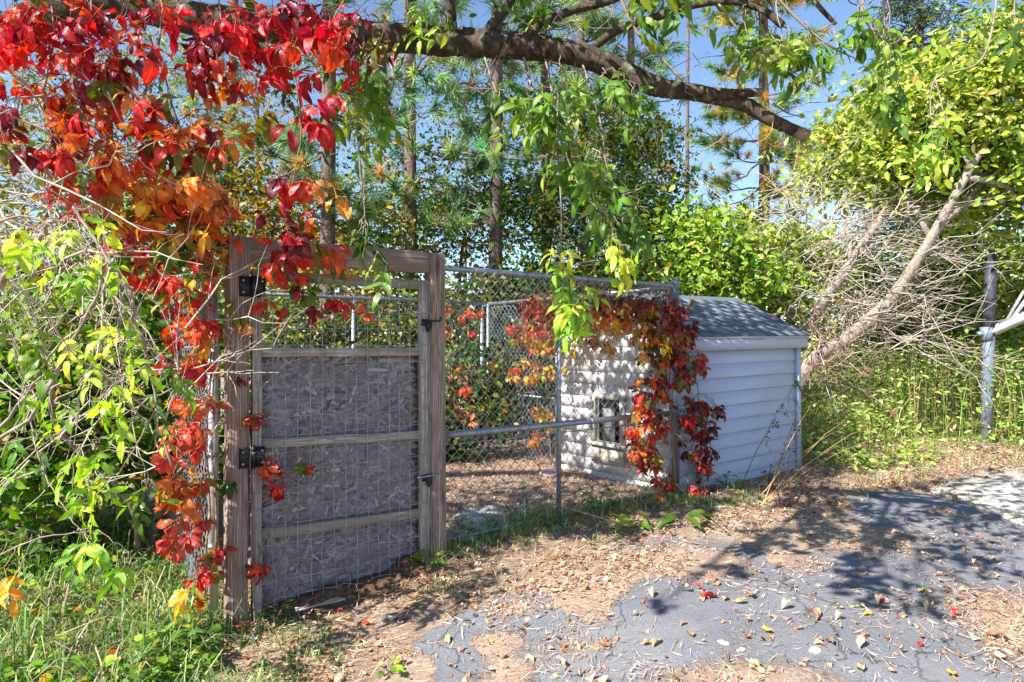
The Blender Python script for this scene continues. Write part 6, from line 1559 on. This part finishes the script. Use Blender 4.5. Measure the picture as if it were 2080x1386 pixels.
stalk_plant('straw coloured stalks leaning right past the end of the shed', b, [P(1760, 872, 6.3), P(1700, 905, 6.0), P(1790, 890, 6.4), P(1720, 850, 6.4), P(1690, 880, 6.2), P(1650, 820, 6.3)], mat_simple('straw_stalk', srgb(170, 130, 80), srgb(206, 170, 112), 10, 0.8), 0, r=0.004)
b = onground(1600, 1045, -0.07)
stalk_plant('reddish arched stalks rooted at the edge of the drive below the shed', b, [P(1600, 930, 5.5), P(1655, 940, 5.5), P(1640, 985, 5.3), P(1570, 920, 5.5)], M_REDSTEM, 0, r=0.005)

# ---------------------------------------------------------------- things on the ground
LEAF1 = []
for i in range(8):
    L = 0.055 + 0.02 * (i % 3); V, Fq, lc = leaflet(L, L * 0.5, 7, 0.5, 0.25 + 0.6 * (i % 4) / 3, -0.9 + 0.3 * i, 0.08, 300 + i, 0.10)
    V[:, 2] -= V[:, 2].min(); V[:, 0] -= L / 2
    me = np_mesh('fallen_leaf', V, [Fq], None, lc, smooth=True); me.materials.append(M_DRYLEAF); LEAF1.append(me)
FK = {'tan': ([srgb(196, 156, 120), srgb(176, 128, 94), srgb(206, 172, 138), srgb(150, 104, 76)], 'curled tan dry leaf fallen on the asphalt drive'),
      'verge': ([srgb(190, 140, 104), srgb(164, 110, 80), srgb(206, 170, 140), srgb(140, 90, 66)], 'curled brown leaf fallen on the bare verge before the kennel'),
      'yellow': ([srgb(222, 184, 70), srgb(214, 170, 60)], 'yellow leaf fallen on the asphalt drive'),
      'red': ([srgb(196, 24, 40), srgb(206, 60, 50)], 'red leaf fallen on the ground near the gate or drive'),
      'kennel': ([srgb(180, 130, 96), srgb(206, 164, 130), srgb(196, 110, 70)], 'brown leaf lying on the kennel floor behind the mesh')}
def fallen(px, py, kind, z=-0.12, sc=1.0):
    q = onground(px, py, z)
    o = bpy.data.objects.new('fallen_leaf', LEAF1[rng.integers(8)]); COL.objects.link(o)
    s_ = sc * (0.45 + 0.5 * rng.random())
    place(o, Matrix.Translation((q[0], q[1], q[2] + 0.002)) @ Matrix.Rotation(rng.random() * 6.283, 4, 'Z') @ Matrix.Rotation(rng.normal(0, 0.2), 4, 'X') @ Matrix.Diagonal((s_, s_, s_, 1)))
    c_ = np.array(FK[kind][0][rng.integers(len(FK[kind][0]))]) * (0.8 + 0.4 * rng.random()); o.color = (*c_, 1)
    lab = FK[kind][1]
    if kind == 'tan': lab = lab.replace('on the asphalt drive', 'at the verge end of the asphalt drive' if px < 1300 else 'in the middle of the asphalt drive' if px < 1700 else 'on the drive towards its right edge')
    if kind == 'verge': lab = lab.replace('before the kennel', 'below the wooden gate' if px < 900 else 'below the chain link panel')
    tag(o, lab, 'leaf', 'fallen leaves: ' + kind)
cnt = 0
while cnt < 210:
    px = rng.uniform(900, 2060); py = rng.uniform(1090, 1384); q = onground(px, py)
    dr = float(drive_dist(q[0], q[1]))
    if dr < 0.06: continue
    fallen(px, py, 'tan' if rng.random() < 0.97 else 'yellow'); cnt += 1
cnt = 0
while cnt < 80:
    px = rng.uniform(560, 1400); py = rng.uniform(1090, 1384); q = onground(px, py)
    if float(drive_dist(q[0], q[1])) > -0.02 or float(front(q[0], q[1])) < 0.15: continue
    fallen(px, py, 'verge', sc=0.9); cnt += 1
for px, py in ((1940, 1279), (1440, 1250), (1868, 1338), (490, 1266), (380, 1325), (400, 1370), (745, 1265), (690, 1236), (115, 1290), (1420, 1235)): fallen(px, py, 'red', -0.14, 1.25)
for px, py in ((1700, 1245), (1735, 1246), (1895, 1198), (1935, 1380), (1560, 1300)): fallen(px, py, 'yellow', -0.1, 0.95)
for _ in range(45): fallen(rng.uniform(915, 1260), rng.uniform(925, 1040), 'kennel', 0.0, 1.1)
def stone(name, label, px, py, size, mat, z=-0.12, cat='stone', seed=0, group=None):
    q = onground(px, py, z); r = np.random.default_rng(seed)
    nu, nv = 14, 9; V = []
    ph = r.random(6) * 6.28
    for i in range(nv):
        th = math.pi * i / (nv - 1)
        for k in range(nu):
            a = 2 * math.pi * k / nu
            rr = 1 + 0.16 * math.sin(2 * a + ph[0]) + 0.12 * math.sin(3 * a + ph[1] + th) + 0.09 * math.sin(5 * th + ph[2] + a)
            V.append((size[0] * rr * math.sin(th) * math.cos(a), size[1] * rr * math.sin(th) * math.sin(a), size[2] * rr * math.cos(th)))
    ii = np.arange(nu * nv).reshape(nv, nu); jj = np.roll(ii, -1, 1)
    Fq = np.stack([ii[:-1], ii[1:], jj[1:], jj[:-1]], -1).reshape(-1, 4)
    o = link(name, np_mesh(name, np.array(V), [Fq], smooth=True), mat, None, Matrix.Translation((q[0], q[1], q[2] + size[2] * 0.35)) @ Matrix.Rotation(r.random() * 3, 4, 'Z'))
    tag(o, label, cat, group)
stone('flat_stone', 'big flat pale stone on the kennel floor behind the mesh', 985, 1052, (0.36, 0.24, 0.030), M_STONE, 0.0, seed=3)
stone('flat_stone', 'smaller pale stone beside the kennel left post', 930, 1085, (0.16, 0.13, 0.022), M_STONE, 0.0, seed=4)
for i, (px, py, sx, lab) in enumerate(((1248, 1158, 0.028, 'crumpled white scrap on the brown verge'), (1072, 1266, 0.022, 'small white scrap at the edge of the asphalt'), (1470, 1325, 0.026, 'pale scrap on the asphalt near the bottom'), (1655, 1342, 0.034, 'long white scrap on the asphalt at bottom right'), (515, 1268, 0.03, 'pale pebble in front of the tall gatepost'), (1372, 985, 0.02, 'small pale pebble at the kennel corner foot'))):
    stone('litter_scrap', lab, px, py, (sx, sx * 0.6, sx * 0.35), M_PAPER, -0.12, 'scrap', 20 + i)
# pink ring dish in the kennel
q = onground(1115, 969, 0.0)
g = Geo(); an = np.linspace(0, 2 * np.pi, 29)
g.tube(np.stack([[0.085 * math.cos(a), 0.085 * math.sin(a), 0.018] for a in an]), 0.013, 8, cap=False)
g.add([(0.085 * math.cos(a), 0.085 * math.sin(a), 0.008) for a in an[:-1]] + [(0, 0, 0.006)], None, [(28, i, (i + 1) % 28) for i in range(28)])
o = g.build('dog_dish', M_PINK, None, (0, 0, 0), smooth=True); place(o, Matrix.Translation(Vector(q + [0, 0, 0.01])) @ Matrix.Rotation(0.12, 4, 'X')); tag(o, 'pale pink round dish on the kennel floor by the middle post', 'dish')
# soil heaped along the foot of the gate
g = Geo(); n1, n2 = 46, 12; V = []
for i in range(n1):
    s_ = 3.66 - 1.06 * i / (n1 - 1)
    for k in range(n2):
        t_ = 0.05 - 0.40 * k / (n2 - 1); q = K(s_, PT + t_, 0)
        hgt = 0.085 * math.exp(-((t_ + 0.03) / 0.13) ** 2) * (0.65 + 0.7 * float(vnoise(s_ * 1.0, t_, 97, 0.12))) * min(1, 8 * i / n1, 8 * (n1 - 1 - i) / n1)
        V.append((q[0], q[1], float(ground_z(q[0], q[1])) - 0.012 + hgt))
ii = np.arange(n1 * n2).reshape(n1, n2)
g.add(np.array(V), np.stack([ii[:-1, :-1], ii[:-1, 1:], ii[1:, 1:], ii[1:, :-1]], -1).reshape(-1, 4))
m_soil = mat_simple('dark_soil', srgb(66, 48, 40), srgb(128, 98, 80), 38, 0.95, 0, 1.0, 0.02, 0.1)
o = g.build('soil_heap', m_soil, smooth=True); tag(o, 'loose dark soil heaped along the foot of the gate', 'soil', kind='stuff')
